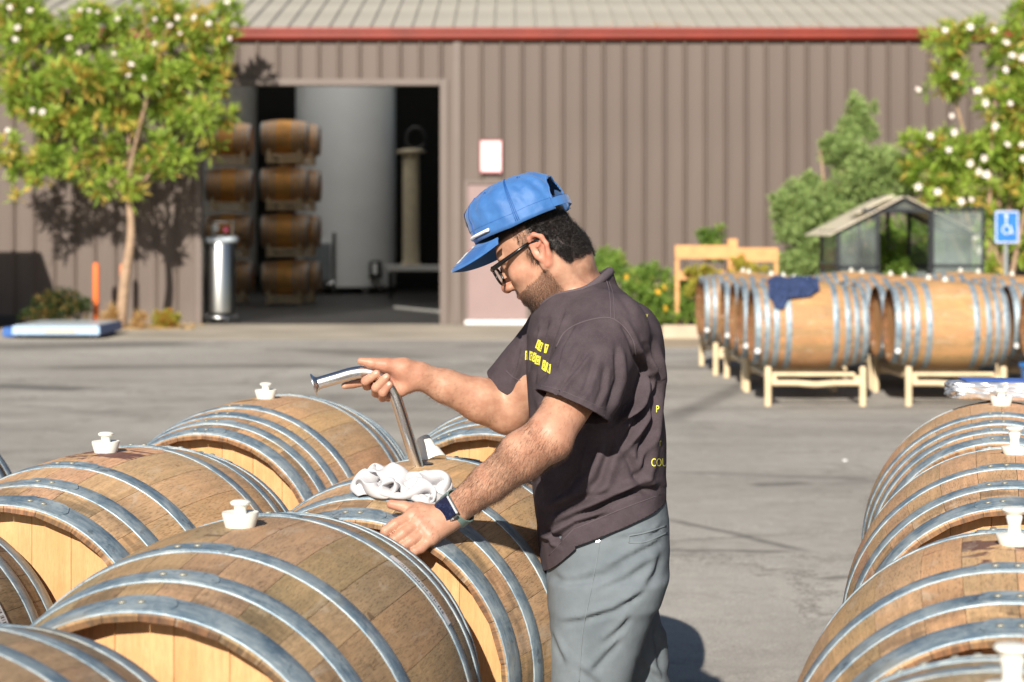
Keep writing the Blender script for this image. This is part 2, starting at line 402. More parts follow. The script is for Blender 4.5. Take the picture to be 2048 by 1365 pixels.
# shell behind
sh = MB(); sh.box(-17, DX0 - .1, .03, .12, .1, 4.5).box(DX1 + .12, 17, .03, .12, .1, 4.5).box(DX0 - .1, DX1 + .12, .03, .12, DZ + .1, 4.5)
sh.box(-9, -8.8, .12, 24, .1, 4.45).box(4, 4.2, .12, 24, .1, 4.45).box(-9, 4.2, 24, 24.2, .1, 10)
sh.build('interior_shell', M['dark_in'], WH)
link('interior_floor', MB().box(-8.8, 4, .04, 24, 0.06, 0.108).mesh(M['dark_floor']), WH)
# debris on the roof edge
lv = MB()
for cx in (2.2, 4.4, 1.9, 2.5):
    for _ in range(30):
        x = cx + random.gauss(0, .25); y = random.uniform(-.1, .3); z = 4.55 + .25 * y + .02
        a = random.uniform(0, PI); d = Vector((math.cos(a), math.sin(a) * .6, random.uniform(0, .6))) * .05; e = Vector((-d.y, d.x, .01)) * .4
        lv.add([(x - d.x, y - d.y, z), (x + e.x, y + e.y, z + .02), (x + d.x, y + d.y, z + .04)], [(0, 1, 2)])
o = lv.build('leaf_litter', simple('dry_leaf', (0.42, 0.20, 0.07), 0.8)); o.location = (0, YW, 0)
tag(o, 'dry orange leaves caught along the roof edge above the gutter', 'leaves', kind='stuff')

# sign on the wall
sg = thing('wall_sign', tuple(at(982, 347, 29.93)), label='white notice with pink border beside the man door on the wall', cat='sign')
w = (1006 - 960) / 133.6; h = (347 - 280) / 133.6
MB().box(-w / 2, w / 2, -.02, .0, 0, h, .01).build('board', simple('pink_border_print', (0.72, 0.30, 0.32), 0.5), sg)
MB().box(-w / 2 + .03, w / 2 - .03, -.0235, -.0205, .035, h - .03, .001).build('notice_face', simple('white_print', (0.85, 0.70, 0.68), 0.5), sg)

# ------------------------------------------------------------------ plants
def leaf_mat(name, a, b, c):
    n = N(name, rough=0.5, spec=0.4); v = n.attr('tint', 'Fac')
    col = n.mix(n.mr(v, 0.0, 0.6), a, b); col = n.mix(n.mr(v, 0.86, 0.92), col, c)
    n.set('base', col)
    n.set('Subsurface Weight', 0.0)
    tr = n.n.new('ShaderNodeBsdfTranslucent'); n.L(col, tr.inputs[0])
    mx = n.n.new('ShaderNodeMixShader'); mx.inputs[0].default_value = 0.3
    n.L(n.b.outputs[0], mx.inputs[1]); n.L(tr.outputs[0], mx.inputs[2]); n.L(mx.outputs[0], n.out.inputs[0])
    return n.m
M['oleander'] = leaf_mat('oleander_leaf', (0.17, 0.29, 0.03), (0.42, 0.55, 0.09), (0.62, 0.46, 0.10))
M['greyleaf'] = leaf_mat('sage_green_leaf', (0.20, 0.30, 0.09), (0.42, 0.54, 0.20), (0.30, 0.34, 0.12))
M['bushleaf'] = leaf_mat('bush_leaf', (0.10, 0.20, 0.03), (0.26, 0.40, 0.07), (0.40, 0.42, 0.10))
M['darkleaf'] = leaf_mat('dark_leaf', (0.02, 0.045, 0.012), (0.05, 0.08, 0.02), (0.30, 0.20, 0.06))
M['yellowleaf'] = leaf_mat('yellow_leaf', (0.30, 0.30, 0.04), (0.50, 0.45, 0.07), (0.55, 0.22, 0.05))
M['dryleaf'] = leaf_mat('dry_straw', (0.50, 0.32, 0.11), (0.62, 0.42, 0.18), (0.45, 0.2, 0.06))
M['bark'] = simple('pale_bark', (0.34, 0.23, 0.15), 0.9, 0, 0.25, 12, 0.6, 50)
M['petal'] = simple('white_petal', (0.82, 0.74, 0.68), 0.6, 0, 0.05)
M['yellowpetal'] = simple('yellow_petal', (0.80, 0.45, 0.03), 0.6, 0, 0.1)

def leaves(centers, dirs, n_per, ln, wd, spread=1.0, bend=0.25, seed=1, yellow=0.08):
    """rosettes of lance-shaped leaves round every centre, returned as verts, faces and a tint per face"""
    r = np.random.default_rng(seed); C = np.repeat(np.asarray(centers, float), n_per, 0); D = np.repeat(np.asarray(dirs, float), n_per, 0)
    k = len(C); rnd = r.normal(size=(k, 3)); d = D * (1.2 - spread) + rnd * spread * .6 + D * .3
    d /= np.linalg.norm(d, axis=1)[:, None]
    up = r.normal(size=(k, 3)) * .5 + np.array([0, 0, 1.0]); sidev = np.cross(d, up); sidev /= np.linalg.norm(sidev, axis=1)[:, None] + 1e-9
    nn = np.cross(sidev, d); L = ln * r.uniform(.6, 1.15, (k, 1)); Wd = wd * r.uniform(.7, 1.2, (k, 1)); st = r.uniform(0, .25, (k, 1)) * L
    p0 = C + d * st; p1 = p0 + d * L * .45 + sidev * Wd / 2 + nn * .1 * Wd; p2 = p0 + d * L * .45 - sidev * Wd / 2 + nn * .1 * Wd
    p3 = p0 + d * L - nn * bend * L * .3
    Vv = np.stack([p0, p1, p3, p2], 1).reshape(-1, 3); i = np.arange(k)[:, None] * 4
    Fc = np.concatenate([i + np.array([[0, 1, 2]]), i + np.array([[0, 2, 3]])], 1).reshape(-1, 3)
    base = np.repeat(r.uniform(0, .75, len(centers)), n_per) + r.uniform(-.1, .15, k)
    yl = np.repeat(r.uniform(0, 1, len(centers)) < yellow * 1.6, n_per) & (r.uniform(0, 1, k) < .7)
    base = np.clip(base, 0, .8); base[yl] = 1.0
    return Vv, Fc, np.repeat(base, 2)

def leaf_obj(name, V, Fc, T, mat, parent=None, kind=None):
    me = mesh(V, Fc, mat); a = me.attributes.new('tint', 'FLOAT', 'FACE'); a.data.foreach_set('value', T.astype(np.float32))
    o = link(name, me, parent)
    if kind: o['kind'] = kind
    return o

def blob_points(blobs, n, seed, shell=0.55):
    r = np.random.default_rng(seed); out = []; dr = []
    wts = np.array([b[3] * b[4] for b in blobs]) ** 1.0; wts = wts / wts.sum()
    for b, c in zip(blobs, r.multinomial(n, wts)):
        v = r.normal(size=(c, 3)); v /= np.linalg.norm(v, axis=1)[:, None]
        rad = r.uniform(shell, 1.0, (c, 1)) ** .7
        # lumps on the outline
        lum = 1 + .18 * np.sin(v[:, :1] * 7 + b[0] * 9) * np.cos(v[:, 2:3] * 6 + b[2] * 5)
        out.append(np.array(b[:3]) + v * rad * lum * np.array([b[3], b[5], b[4]])); dr.append(v + np.array([0, -.2, .35]))
    d = np.concatenate(dr); d /= np.linalg.norm(d, axis=1)[:, None]
    return np.concatenate(out), d

def flower(me_mat):
    mb = MB()
    for k in range(5):
        a = 2 * PI * k / 5; c, s = math.cos(a), math.sin(a); b = a + .5
        mb.add([(0, 0, 0), (.035 * math.cos(a - .5), .035 * math.sin(a - .5), .018), (.055 * c, .055 * s, .012), (.035 * math.cos(b), .035 * math.sin(b), .018)], [(0, 1, 2, 3)])
    mb.lathe([(.002, .0), (.010, .01), (.006, .02)], 6)
    return mb.mesh(me_mat)
fl_white, fl_yel = flower(M['petal']), flower(M['yellowpetal'])

def px_blob(px, py, rx, ry, Y, dy):       # a clump of crown at a depth Y, its size in metres from pixels
    p = at(px, py, Y); s = FPX / Y
    return (p.x, p.y, p.z, rx / s, ry / s, dy)

def limb(mb, p, q, r0, r1, wob=.06, n=6):
    p, q = Vector(p), Vector(q); pts = []
    for i in range(n + 1):
        t = i / n; w = math.sin(t * PI) * wob
        pts.append(p.lerp(q, t) + Vector((random.uniform(-w, w), random.uniform(-w, w), random.uniform(-w, w) * .5)))
    mb.tube(pts, [r0 + (r1 - r0) * i / n for i in range(n + 1)], 8)
    return pts

# left oleander tree
YT = 28.5
T = thing('oleander_tree', (0, 0, 0), label='oleander tree with white blossoms and bare pale trunk left of the open doorway', cat='tree')
base = at(240, 0, YT); base.z = .08
mb = MB(); fk = at(258, 395, YT)
mb.tube(bezier_pts([base, at(250, 560, YT), at(262, 470, YT), fk], 6), [.085 - .0022 * i for i in range(19)], 10)
rnd_ends = [(120, 250), (180, 190), (300, 180), (400, 230), (60, 210), (340, 300), (240, 140), (100, 120), (430, 100), (330, 60)]
for ex, ey in rnd_ends:
    q = at(ex, ey, YT + random.uniform(-.5, .5)); mid = fk.lerp(q, .45) + Vector((random.uniform(-.15, .15), 0, -.05))
    mb.tube(bezier_pts([fk, mid, q], 5), [.045 - .0035 * i for i in range(11)], 7)
mb.build('trunk', M['bark'], T, smooth=True)
bl = [px_blob(*b) for b in [(70, 90, 75, 60, YT, .5), (190, 60, 90, 60, YT, .6), (320, 40, 90, 55, YT, .6), (415, 70, 60, 60, YT, .5), (60, 190, 75, 50, YT, .5), (170, 160, 80, 50, YT - .3, .5),
                            (290, 150, 95, 55, YT - .3, .5), (395, 150, 60, 45, YT, .4), (110, 240, 60, 35, YT, .4), (240, 235, 75, 35, YT, .4), (400, 235, 50, 40, YT - .3, .35), (345, 215, 35, 35, YT, .3),
                            (330, 300, 55, 35, YT, .35), (215, 310, 45, 30, YT, .3), (150, 270, 40, 30, YT, .3), (95, 320, 40, 30, YT, .3), (245, 360, 45, 22, YT, .25), (430, 300, 18, 16, YT, .15), (12, 290, 30, 20, YT, .2), (45, 345, 30, 18, YT, .2), (150, 340, 22, 14, YT, .15), (300, 350, 25, 16, YT, .15), (20, 140, 40, 30, YT, .3),
                            (260, 410, 10, 14, YT - .2, .08), (440, 180, 16, 14, YT, .1), (30, 30, 60, 60, YT, .5), (20, 330, 22, 14, YT, .15), (460, 20, 25, 25, YT, .2), (90, 355, 14, 12, YT, .1)]]
C, D = blob_points([(b[0], b[1], b[2], b[3] * .93, b[4] * .9, b[5]) for b in bl + [px_blob(*q) for q in [(470, 130, 14, 12, YT, .1), (452, 235, 14, 10, YT, .1), (380, 335, 16, 10, YT, .1), (180, 350, 18, 12, YT, .12), (70, 375, 16, 10, YT, .1), (120, 395, 12, 9, YT, .1), (275, 385, 14, 10, YT, .1), (205, 385, 14, 10, YT, .1), (30, 400, 12, 8, YT, .1), (345, 350, 12, 10, YT, .1), (478, 60, 10, 10, YT, .1)]]], 1200, 11, .1)
leaf_obj('crown', *leaves(C, D, 15, .19, .040, .85, seed=3, yellow=.17), M['oleander'], T, 'stuff')
r = random.Random(5)
for px, py in [(20, 15), (60, 22), (35, 55), (160, 20), (195, 25), (235, 38), (178, 22), (310, 38), (355, 36), (388, 35), (340, 52), (360, 68), (460, 78), (138, 77), (158, 105), (262, 130), (310, 88), (65, 222), (85, 225), (15, 262), (30, 80), (228, 107), (290, 155), (258, 152), (418, 48), (455, 5)]:
    p = at(px, py, YT - .62)
    link('blossom', fl_white, T, p, (r.uniform(.9, 1.7), r.uniform(-.5, .5), 0)).scale = (r.uniform(.6, 1.05), r.uniform(.5, 1.0), 1)

# right flowering oleander
YR = 27.2
T = thing('oleander_tree', (0, 0, 0), label='flowering oleander with white blossoms behind the greenhouse at the right edge', cat='tree')
mb = MB(); base = at(1990, 0, YR); base.z = .1
for ex, ey in [(1900, 300), (1990, 200), (1880, 90), (2040, 120), (1850, 340), (1950, 420), (2080, 300), (2000, 60)]:
    q = at(ex, ey, YR + random.uniform(-.3, .3)); mid = Vector(base).lerp(q, .5) + Vector((random.uniform(-.1, .2), 0, .1))
    mb.tube(bezier_pts([base + Vector((random.uniform(-.1, .1), 0, 0)), mid, q], 5), [.05 - .0035 * i for i in range(11)], 7)
mb.build('trunk', M['bark'], T, smooth=True)
bl = [px_blob(*b) for b in [(1895, 85, 45, 45, YR, .3), (1960, 75, 35, 35, YR, .3), (1900, 160, 55, 40, YR, .3), (2025, 110, 50, 60, YR, .4), (2000, 210, 50, 50, YR, .4), (1985, 300, 75, 45, YR, .45), (1895, 300, 60, 35, YR, .4),
                            (1850, 345, 50, 35, YR, .35), (1930, 370, 60, 40, YR, .4), (2030, 300, 40, 60, YR, .4), (2025, 390, 40, 40, YR, .4), (1980, 450, 45, 35, YR, .3), (1965, 530, 40, 30, YR, .3), (1880, 400, 40, 30, YR, .3),
                            (2060, 200, 50, 100, YR, .4), (2060, 30, 30, 40, YR, .3), (1830, 290, 25, 20, YR, .2), (2040, 500, 30, 30, YR, .2), (2100, 350, 60, 150, YR, .4), (2035, 20, 20, 25, YR, .2)]]
C, D = blob_points([(b[0], b[1], b[2], b[3] * .92, b[4] * .9, b[5]) for b in bl], 1000, 12, .15)
leaf_obj('crown', *leaves(C, D, 14, .18, .038, .85, seed=4, yellow=.14), M['oleander'], T, 'stuff')
for px, py in [(1940, 55), (1988, 62), (2012, 85), (2024, 112), (2011, 141), (2045, 115), (1910, 152), (1836, 180), (1955, 182), (1903, 232), (1908, 265), (1860, 273), (1897, 300), (1971, 207), (2020, 208), (1990, 253),
               (1968, 317), (1940, 327), (1972, 350), (1957, 343), (1836, 374), (1875, 384), (1922, 403), (1942, 400), (1960, 502), (1951, 477), (2044, 290), (2046, 318), (1890, 62), (2014, 290)]:
    p = at(px, py, YR - .5)
    link('blossom', fl_white, T, p, (r.uniform(.9, 1.7), r.uniform(-.5, .5), 0)).scale = (r.uniform(.8, 1.3), r.uniform(.7, 1.2), 1)

# sage-green shrub
YS = 27.8
T = thing('feathery_shrub', (0, 0, 0), label='tall soft grey-green shrub against the wall left of the greenhouse', cat='shrub')
mb = MB(); base = at(1690, 0, YS); base.z = .1
for ex, ey in [(1710, 230), (1680, 320), (1600, 430), (1760, 350), (1640, 300), (1720, 420)]:
    limb(mb, base, at(ex, ey, YS), .045, .012)
mb.build('trunk', M['bark'], T, smooth=True)
bl = [px_blob(*b) for b in [(1712, 225, 22, 32, YS, .2), (1700, 265, 28, 22, YS, .2), (1690, 300, 50, 35, YS, .35), (1665, 290, 25, 25, YS, .2), (1620, 400, 65, 45, YS, .4), (1600, 450, 55, 50, YS, .4), (1640, 510, 60, 45, YS, .4), (1570, 410, 28, 30, YS, .25),
                            (1720, 360, 65, 50, YS, .4), (1770, 330, 55, 35, YS, .35), (1790, 370, 50, 35, YS, .3), (1680, 430, 50, 50, YS, .4), (1590, 530, 45, 30, YS, .3), (1740, 260, 12, 22, YS, .1), (1625, 360, 15, 12, YS, .1), (1745, 215, 7, 9, YS, .05)]]
C, D = blob_points(bl, 2600, 13, .3)
leaf_obj('foliage', *leaves(C, D, 16, .10, .022, 1.0, seed=5, yellow=.05), M['greyleaf'], T, 'stuff')

# bed with yellow-flowered bushes
def bush(label, blobs, mat, seed, n=400, per=14, ln=.09, wd=.024, yellow=.05, name='bush', flowers=(), group=None, fy=None):
    T = thing(name, (0, 0, 0), label=label, cat='bush', group=group); bl = [px_blob(*b) for b in blobs]
    C, D = blob_points(bl, n, seed, .15)
    C[:, 2] = np.maximum(C[:, 2], .13)
    leaf_obj('foliage', *leaves(C, D, per, ln, wd, 1.0, seed=seed, yellow=yellow), mat, T, 'stuff')
    mb = MB(); b0 = Vector((bl[0][0], bl[0][1], .08))
    for b in bl: mb.tube([b0, Vector(b0).lerp(Vector(b[:3]), .5) + Vector((0.02, 0, .02)), b[:3]], [.018, .012, .006], 6)
    mb.build('stem', M['bark'], T)
    for px, py in flowers:
        p = at(px, py, fy); link('flower', fl_yel, T, p, (random.uniform(.9, 1.6), 0, random.uniform(0, 3))).scale = (.9,) * 3
    return T
bush('bushy green planting with yellow flowers between the man and the far barrels', [(1345, 600, 60, 45, 27.2, .4), (1270, 590, 45, 50, 27.2, .4), (1390, 620, 30, 30, 27, .3), (1300, 560, 50, 35, 27.4, .3), (1310, 630, 60, 25, 27, .3), (1230, 540, 30, 35, 27.4, .3), (1380, 570, 30, 25, 27.2, .2)],
     M['bushleaf'], 21, 620, flowers=[(1251, 554), (1315, 585), (1327, 576), (1329, 617)], fy=26.7, yellow=.08, name='flower_bush')
bush('dark green bush top peeking behind the man by the wall', [(1215, 520, 35, 25, 28.6, .3), (1200, 560, 30, 40, 28.6, .3)], M['bushleaf'], 22, 160)
bush('dense dark greenery filling the space behind the small greenhouse', [(1760, 470, 60, 40, 27.0, .25), (1840, 470, 60, 45, 27.0, .25), (1700, 500, 40, 40, 27.0, .25), (1800, 520, 80, 30, 27.0, .25)], M['bushleaf'], 31, 420)
bush('leafy shoot standing above the orange timber frame', [(1410, 470, 14, 14, 28.2, .12), (1437, 462, 12, 12, 28.2, .12), (1425, 500, 25, 25, 28.2, .2)], M['bushleaf'], 23, 90)
bush('yellow-green foliage growing through the orange timber frame', [(1500, 548, 40, 20, 26.9, .2), (1400, 545, 40, 10, 26.9, .2), (1480, 530, 20, 15, 26.9, .15), (1420, 575, 60, 22, 26.7, .2)], M['yellowleaf'], 24, 330, 12, .07, .03)
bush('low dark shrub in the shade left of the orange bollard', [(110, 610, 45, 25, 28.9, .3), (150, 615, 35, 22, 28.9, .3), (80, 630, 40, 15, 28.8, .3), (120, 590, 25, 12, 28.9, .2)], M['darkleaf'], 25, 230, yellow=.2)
bush('small round yellow-green plant at the wall corner by the doorway', [(331, 640, 27, 20, 28.7, .2)], M['yellowleaf'], 26, 230, 12, .05, .02, yellow=.25)
bush('green plant growing inside the small greenhouse', [(1790, 530, 35, 25, 25.6, .3), (1760, 500, 15, 25, 25.6, .15)], M['bushleaf'], 27, 130)
bush('tuft of dry straw-coloured grass at the tree foot', [(215, 640, 15, 14, 28.4, .12), (225, 630, 8, 14, 28.4, .08)], M['dryleaf'], 28, 50, 10, .12, .012, name='dry_grass')
bush('dry straw tuft right of the tree trunk', [(280, 640, 9, 12, 28.4, .08)], M['dryleaf'], 29, 30, 10, .12, .012, name='dry_grass')
lit = MB(); rr = random.Random(3)
for _ in range(900):
    x = rr.choice([rr.uniform(-5.6, -4.5), rr.uniform(-8, -5.4), rr.gauss(-5.2, .3)]); y = rr.uniform(28.0, 29.8); a = rr.uniform(0, 2 * PI); l = rr.uniform(.02, .05)
    lit.add([(x, y, .112), (x + l * math.cos(a), y + l * math.sin(a), .13), (x + l * math.cos(a + .7), y + l * math.sin(a + .7), .115)], [(0, 1, 2)])
tag(lit.build('leaf_litter', M['dryleaf'].copy() if False else simple('straw_litter', (0.55, 0.36, 0.15), 0.9)), 'pale dry leaf litter scattered along the foot of the wall', 'leaves', kind='stuff')
# planter kerb and soil
pk = thing('planter', (0, 0, 0), label='low pale concrete planter kerb in front of the flower bed', cat='planter')
kc = simple('kerb_concrete', (0.50, 0.41, 0.30), 0.9, 0, 0.12, 3, .3)
for k in range(9): MB().box(1.95 + k * 1.2, 1.95 + k * 1.2 + 1.192, 25.9, 26.1, .08, .27, .012).build('kerb_stone', kc, pk)
MB().box(1.95, 12.7, 26.1, 29.9, .08, .22).build('soil', simple('soil', (0.09, 0.06, 0.035), 0.95, 0, .3, 8, .5), pk)
tag(MB().box(1.3, 12.7, 23.9, 25.9, .06, .104).build('pavement', simple('tan_concrete', (0.36, 0.285, 0.20), 0.9, 0, .15, 2)), kind='structure')

# timber frame in the bed
tf = thing('timber_frame', (0, 27.0, 0), label='orange timber trellis frame standing in the flower bed', cat='trellis')
tm = simple('orange_timber', (0.62, 0.32, 0.13), 0.7, 0, .12, 8)
def X(px, Y): return (px - 1024) * Y / FPX
def Z(py, Y): return H - (py - 469) * Y / FPX
MB().box(X(1350, 27), X(1458, 27), -.03, .03, Z(518, 27), Z(491, 27), .004).build('rail', tm, tf)
MB().box(X(1472, 27), X(1556, 27), -.03, .03, Z(524, 27), Z(496, 27), .004).build('rail', tm, tf)
MB().box(X(1356, 27), X(1450, 27), -.02, .03, Z(560, 27), Z(542, 27), .004).build('rail', tm, tf)
MB().box(X(1455, 27), X(1474, 27), -.06, .032, .2, Z(478, 27), .005).build('post', tm, tf)
MB().box(X(1350, 27), X(1358, 27), -.028, .03, .2, Z(519, 27), .004).build('post', tm, tf)
MB().box(X(1548, 27), X(1556, 27), -.028, .03, .2, Z(525, 27), .004).build('post', tm, tf)

# greenhouse
YGH = 24.3
gh = thing('greenhouse', (4.76, YGH, .1), label='small grey-framed gabled greenhouse with open door behind the far barrels', cat='greenhouse')
fr = simple('dark_grey_aluminium', (0.018, 0.022, 0.026), 0.5, 0.2)
def pane_mat():
    n = N('clear_polycarbonate', base=(0.55, 0.62, 0.60), rough=0.25)
    tr = n.n.new('ShaderNodeBsdfTransparent'); tr.inputs[0].default_value = (0.75, 0.8, 0.78, 1)
    mx = n.n.new('ShaderNodeMixShader'); o = n.obj()
    n.L(n.mr(n.noise(o, 2.5, 3), 0.35, 0.65, 0.08, 0.22), mx.inputs[0])
    n.L(tr.outputs[0], mx.inputs[1]); n.L(n.b.outputs[0], mx.inputs[2]); n.L(mx.outputs[0], n.out.inputs[0]); return n.m
pm = pane_mat()
hw, ze, za, dp = .80, 1.38, 1.77, 1.3
rb = (0, 0, 0)
def bar(a, b, w=.045, nm='frame_bar', par=gh, mat=fr):
    m_ = MB(); m_.tube([a, b], w * .7, 4); return m_.build(nm, mat, par)
for sx in (-hw, hw):
    for yy in (0, dp): bar((sx, yy, 0), (sx, yy, ze))
    bar((sx, 0, ze), (sx, dp, ze)); bar((sx, 0, .95), (sx, dp, .95))
for yy in (0, dp):
    bar((-hw, yy, ze), (0, yy, za)); bar((hw, yy, ze), (0, yy, za)); bar((-hw, yy, .95), (-.32, yy, .95)); bar((.32, yy, .95), (hw, yy, .95))
    bar((-.32, yy, 0), (-.32, yy, 1.66)); bar((.32, yy, 0), (.32, yy, 1.66)); bar((-.5 if yy == 0 else -.32, yy, 1.64), (.5 if yy == 0 else .32, yy, 1.64))
bar((0, 0, za), (0, dp, za))
bar((0.05, dp, 0), (0.05, dp, 1.64))
rm = simple('translucent_roof_sheet', (0.72, 0.64, 0.50), 0.35)
for sx in (-1, 1):
    for k in range(3):
        y0, y1 = -.08 + k * .69, -.08 + k * .69 + .68
        a, b = (sx * (hw + .12), ze - .05), (sx * .02, za + .03)
        m_ = MB(); m_.add([(a[0], y0, a[1]), (b[0], y0, b[1]), (b[0], y1, b[1]), (a[0], y1, a[1]), (a[0], y0, a[1] + .012), (b[0], y0, b[1] + .012), (b[0], y1, b[1] + .012), (a[0], y1, a[1] + .012)],
                          [(0, 1, 2, 3), (7, 6, 5, 4), (0, 4, 5, 1), (1, 5, 6, 2), (2, 6, 7, 3), (3, 7, 4, 0)])
        m_.build('roof_panel', rm, gh)
m_ = MB(); m_.add([(-.55, .1, 1.60), (-.1, .1, 1.82), (-.1, .75, 1.82), (-.55, .75, 1.60), (-.55, .1, 1.614), (-.1, .1, 1.834), (-.1, .75, 1.834), (-.55, .75, 1.614)], [(0, 1, 2, 3), (7, 6, 5, 4), (0, 4, 5, 1), (1, 5, 6, 2), (2, 6, 7, 3), (3, 7, 4, 0)])
m_.build('roof_vent', rm, gh)
def pane(x0, x1, z0, z1, y=0.0, par=gh): return MB().box(x0, x1, y - .004, y + .004, z0, z1).build('pane', pm, par)
for yy in (0, dp):
    pane(-hw + .02, -.34, .02, .93, yy); pane(.34, hw - .02, .02, .93, yy)
    m_ = MB(); m_.add([(-hw + .02, yy, .97), (-.34, yy, .97), (-.34, yy, ze + (za - ze) * (1 - .34 / hw)), (-hw + .02, yy, ze)], [(0, 1, 2, 3)]); m_.build('pane', pm, gh)
    m_ = MB(); m_.add([(hw - .02, yy, .97), (.34, yy, .97), (.34, yy, ze + (za - ze) * (1 - .34 / hw)), (hw - .02, yy, ze)], [(0, 1, 2, 3)]); m_.build('pane', pm, gh)
    m_ = MB(); m_.add([(-.32, yy, 1.66), (.32, yy, 1.66), (0, yy, za - .02)], [(0, 1, 2)]); m_.build('pane', pm, gh)
for sx in (-hw, hw):
    for z0, z1 in ((.02, .93), (.97, 1.32)): MB().box(sx - .004, sx + .004, .02, dp - .02, z0, z1).build('pane', pm, gh)
dd = MB().box(.34, .93, -.10, -.092, .03, 1.62).build('door', pm, gh)
df = MB(); 
for a, b in [((.33, -.09, .02), (.94, -.09, .02)), ((.33, -.09, 1.66), (.94, -.09, 1.66)), ((.33, -.09, .02), (.33, -.09, 1.66)), ((.94, -.09, .02), (.94, -.09, 1.66)), ((.33, -.09, .97), (.94, -.09, .97))]: df.tube([a, b], .024, 4)
df.build('door_frame', fr, dd)

# blue sign on post
bs = thing('parking_sign', (X(2012, 23.6), 23.6, .1), label='blue parking sign with white symbol on a grey post at the right edge', cat='sign')
MB().tube([(0, 0, 0), (0, 0, 1.62)], .025, 8).build('post', simple('grey_post', (0.30, 0.33, 0.33), 0.5, .3), bs)
z0, z1 = Z(487, 23.6) - .1, Z(422, 23.6) - .1
pl = MB().box(-.14, .14, -.045, -.03, z0, z1, .012).build('sign_plate', simple('sign_blue', (0.02, 0.16, 0.62), 0.4), bs)
wm = simple('sign_white', (0.8, 0.82, 0.85), 0.5)
m_ = MB()
for x0, x1, a, b in [(-.132, .132, z0 + .006, z0 + .018), (-.132, .132, z1 - .018, z1 - .006), (-.132, -.122, z0 + .02, z1 - .02), (.122, .132, z0 + .02, z1 - .02)]: m_.box(x0, x1, -.0485, -.0465, a, b)
zc = (z0 + z1) / 2
m_.tube([(-.01, -.048, zc + .10), (-.01, -.048, zc + .01), (.035, -.048, zc + .01), (.055, -.048, zc - .07), (.075, -.048, zc - .07)], .010, 4)
m_.tube([(.0 + .05 * math.cos(t) - .005, -.048, zc - .03 + .05 * math.sin(t)) for t in [PI * .6 + PI * 1.25 * i / 12 for i in range(13)]], .007, 4)
m_.tube([(-.01, -.050, zc + .13), (-.01, -.046, zc + .13)], .020, 10)
m_.build('symbol', wm, pl)
# ------------------------------------------------------------------ barrels
HL, RH, RB, TH = .450, .297, .350, .027
def rad(x): return RH + (RB - RH) * (1 - (x / HL) ** 2)
BUNG_R = .024
def stave_mesh(w, seg=14, hole=False):
    a = PI / 28 * w - .00045 / RB; vs = []; fs = []; sm = []
    xs = [-HL + 2 * HL * i / seg for i in range(seg + 1)]
    na = 3
    for i, x in enumerate(xs):
        r0 = rad(x); ri = r0 - TH
        if i in (0, seg): ri = r0 - .011                     # chime bevel
        for j in range(na + 1):
            t = -a + 2 * a * j / na; dr = 0
            vs.append((x, (r0 + dr) * math.sin(t), (r0 + dr) * math.cos(t)))
        for t in (a, -a): vs.append((x, ri * math.sin(t), ri * math.cos(t)))
    q = na + 3
    for i in range(seg):
        for j in range(q):
            fs.append((i * q + j, (i + 1) * q + j, (i + 1) * q + (j + 1) % q, i * q + (j + 1) % q)); sm.append(j < na)
    fs.append(tuple(range(q))); fs.append(tuple(seg * q + k for k in range(q - 1, -1, -1))); sm += [False, False]
    me = mesh(vs, fs, M['stave'], name='stave'); me.polygons.foreach_set('use_smooth', sm); nrm = []
    for p, k in zip(me.polygons, sm):
        for li in p.loop_indices:
            v = me.vertices[me.loops[li].vertex_index].co
            nrm.append(Vector((-(-2 * v.x * (RB - RH) / HL ** 2), v.y / rad(v.x), v.z / rad(v.x))).normalized() if k else p.normal)
    me.normals_split_custom_set(nrm); return me
STV = {w: stave_mesh(w) for w in (.8, 1.0, 1.2)}
STV_LO = {w: stave_mesh(w, 8) for w in (.8, 1.0, 1.2)}
def pattern(seed):
    r = random.Random(seed); ws = [.8] * 8 + [1.2] * 8 + [1.0] * 12; r.shuffle(ws); return ws
def hoop_mesh(x0, x1, seg=84, lap=True, direction=1):
    prof = [(x0, .0002), (x0 + .0002, .0022), (x0 + .0009, .0027), (x1 - .0009, .0027), (x1 - .0002, .0022), (x1, .0002)]
    mb = MB(); vs = []; fs = []; m = len(prof)
    for k in range(seg):
        t = 2 * PI * k / seg
        for x, d in prof: r = rad(x) + d; vs.append((x, r * math.sin(t), r * math.cos(t)))
    for k in range(seg):
        for j in range(m - 1): fs.append((k * m + j, k * m + j + 1, ((k + 1) % seg) * m + j + 1, ((k + 1) % seg) * m + j))
    mb.add(vs, fs)
    if lap:
        L0, L1 = -.17, .17; n = 14; w = (x1 - x0) / 2; c = (x0 + x1) / 2; vs = []; fs = []; rm_ = rad(c)
        for k in range(n + 1):
            t = L0 + (L1 - L0) * k / n
            e = min((t - L0), (L1 - t)) * rm_
            ww = w - .0004 if e > w * .75 else (w - .0004) * math.sqrt(max(0.0, 1 - (1 - e / (w * .75)) ** 2)) * .85 + w * .10
            for x, d in ((c - ww, .0027), (c - ww, .0047), (c + ww, .0047), (c + ww, .0027)):
                r = rad(x) + d; vs.append((x, r * math.sin(t), r * math.cos(t)))
        for k in range(n):
            for j in range(3): fs.append((k * 4 + j, k * 4 + j + 1, (k + 1) * 4 + j + 1, (k + 1) * 4 + j))
        fs += [(0, 3, 2, 1), (n * 4, n * 4 + 1, n * 4 + 2, n * 4 + 3)]
        mb.add(vs, fs)
    me = mb.mesh(M['hoop'], True); me.set_sharp_from_angle(angle=math.radians(50)); return me
H6 = [(-.4498, -.400), (-.340, -.299), (-.198, -.158)]; H8 = [(-.4498, -.405), (-.372, -.338), (-.300, -.264), (-.205, -.168)]
HM = {}
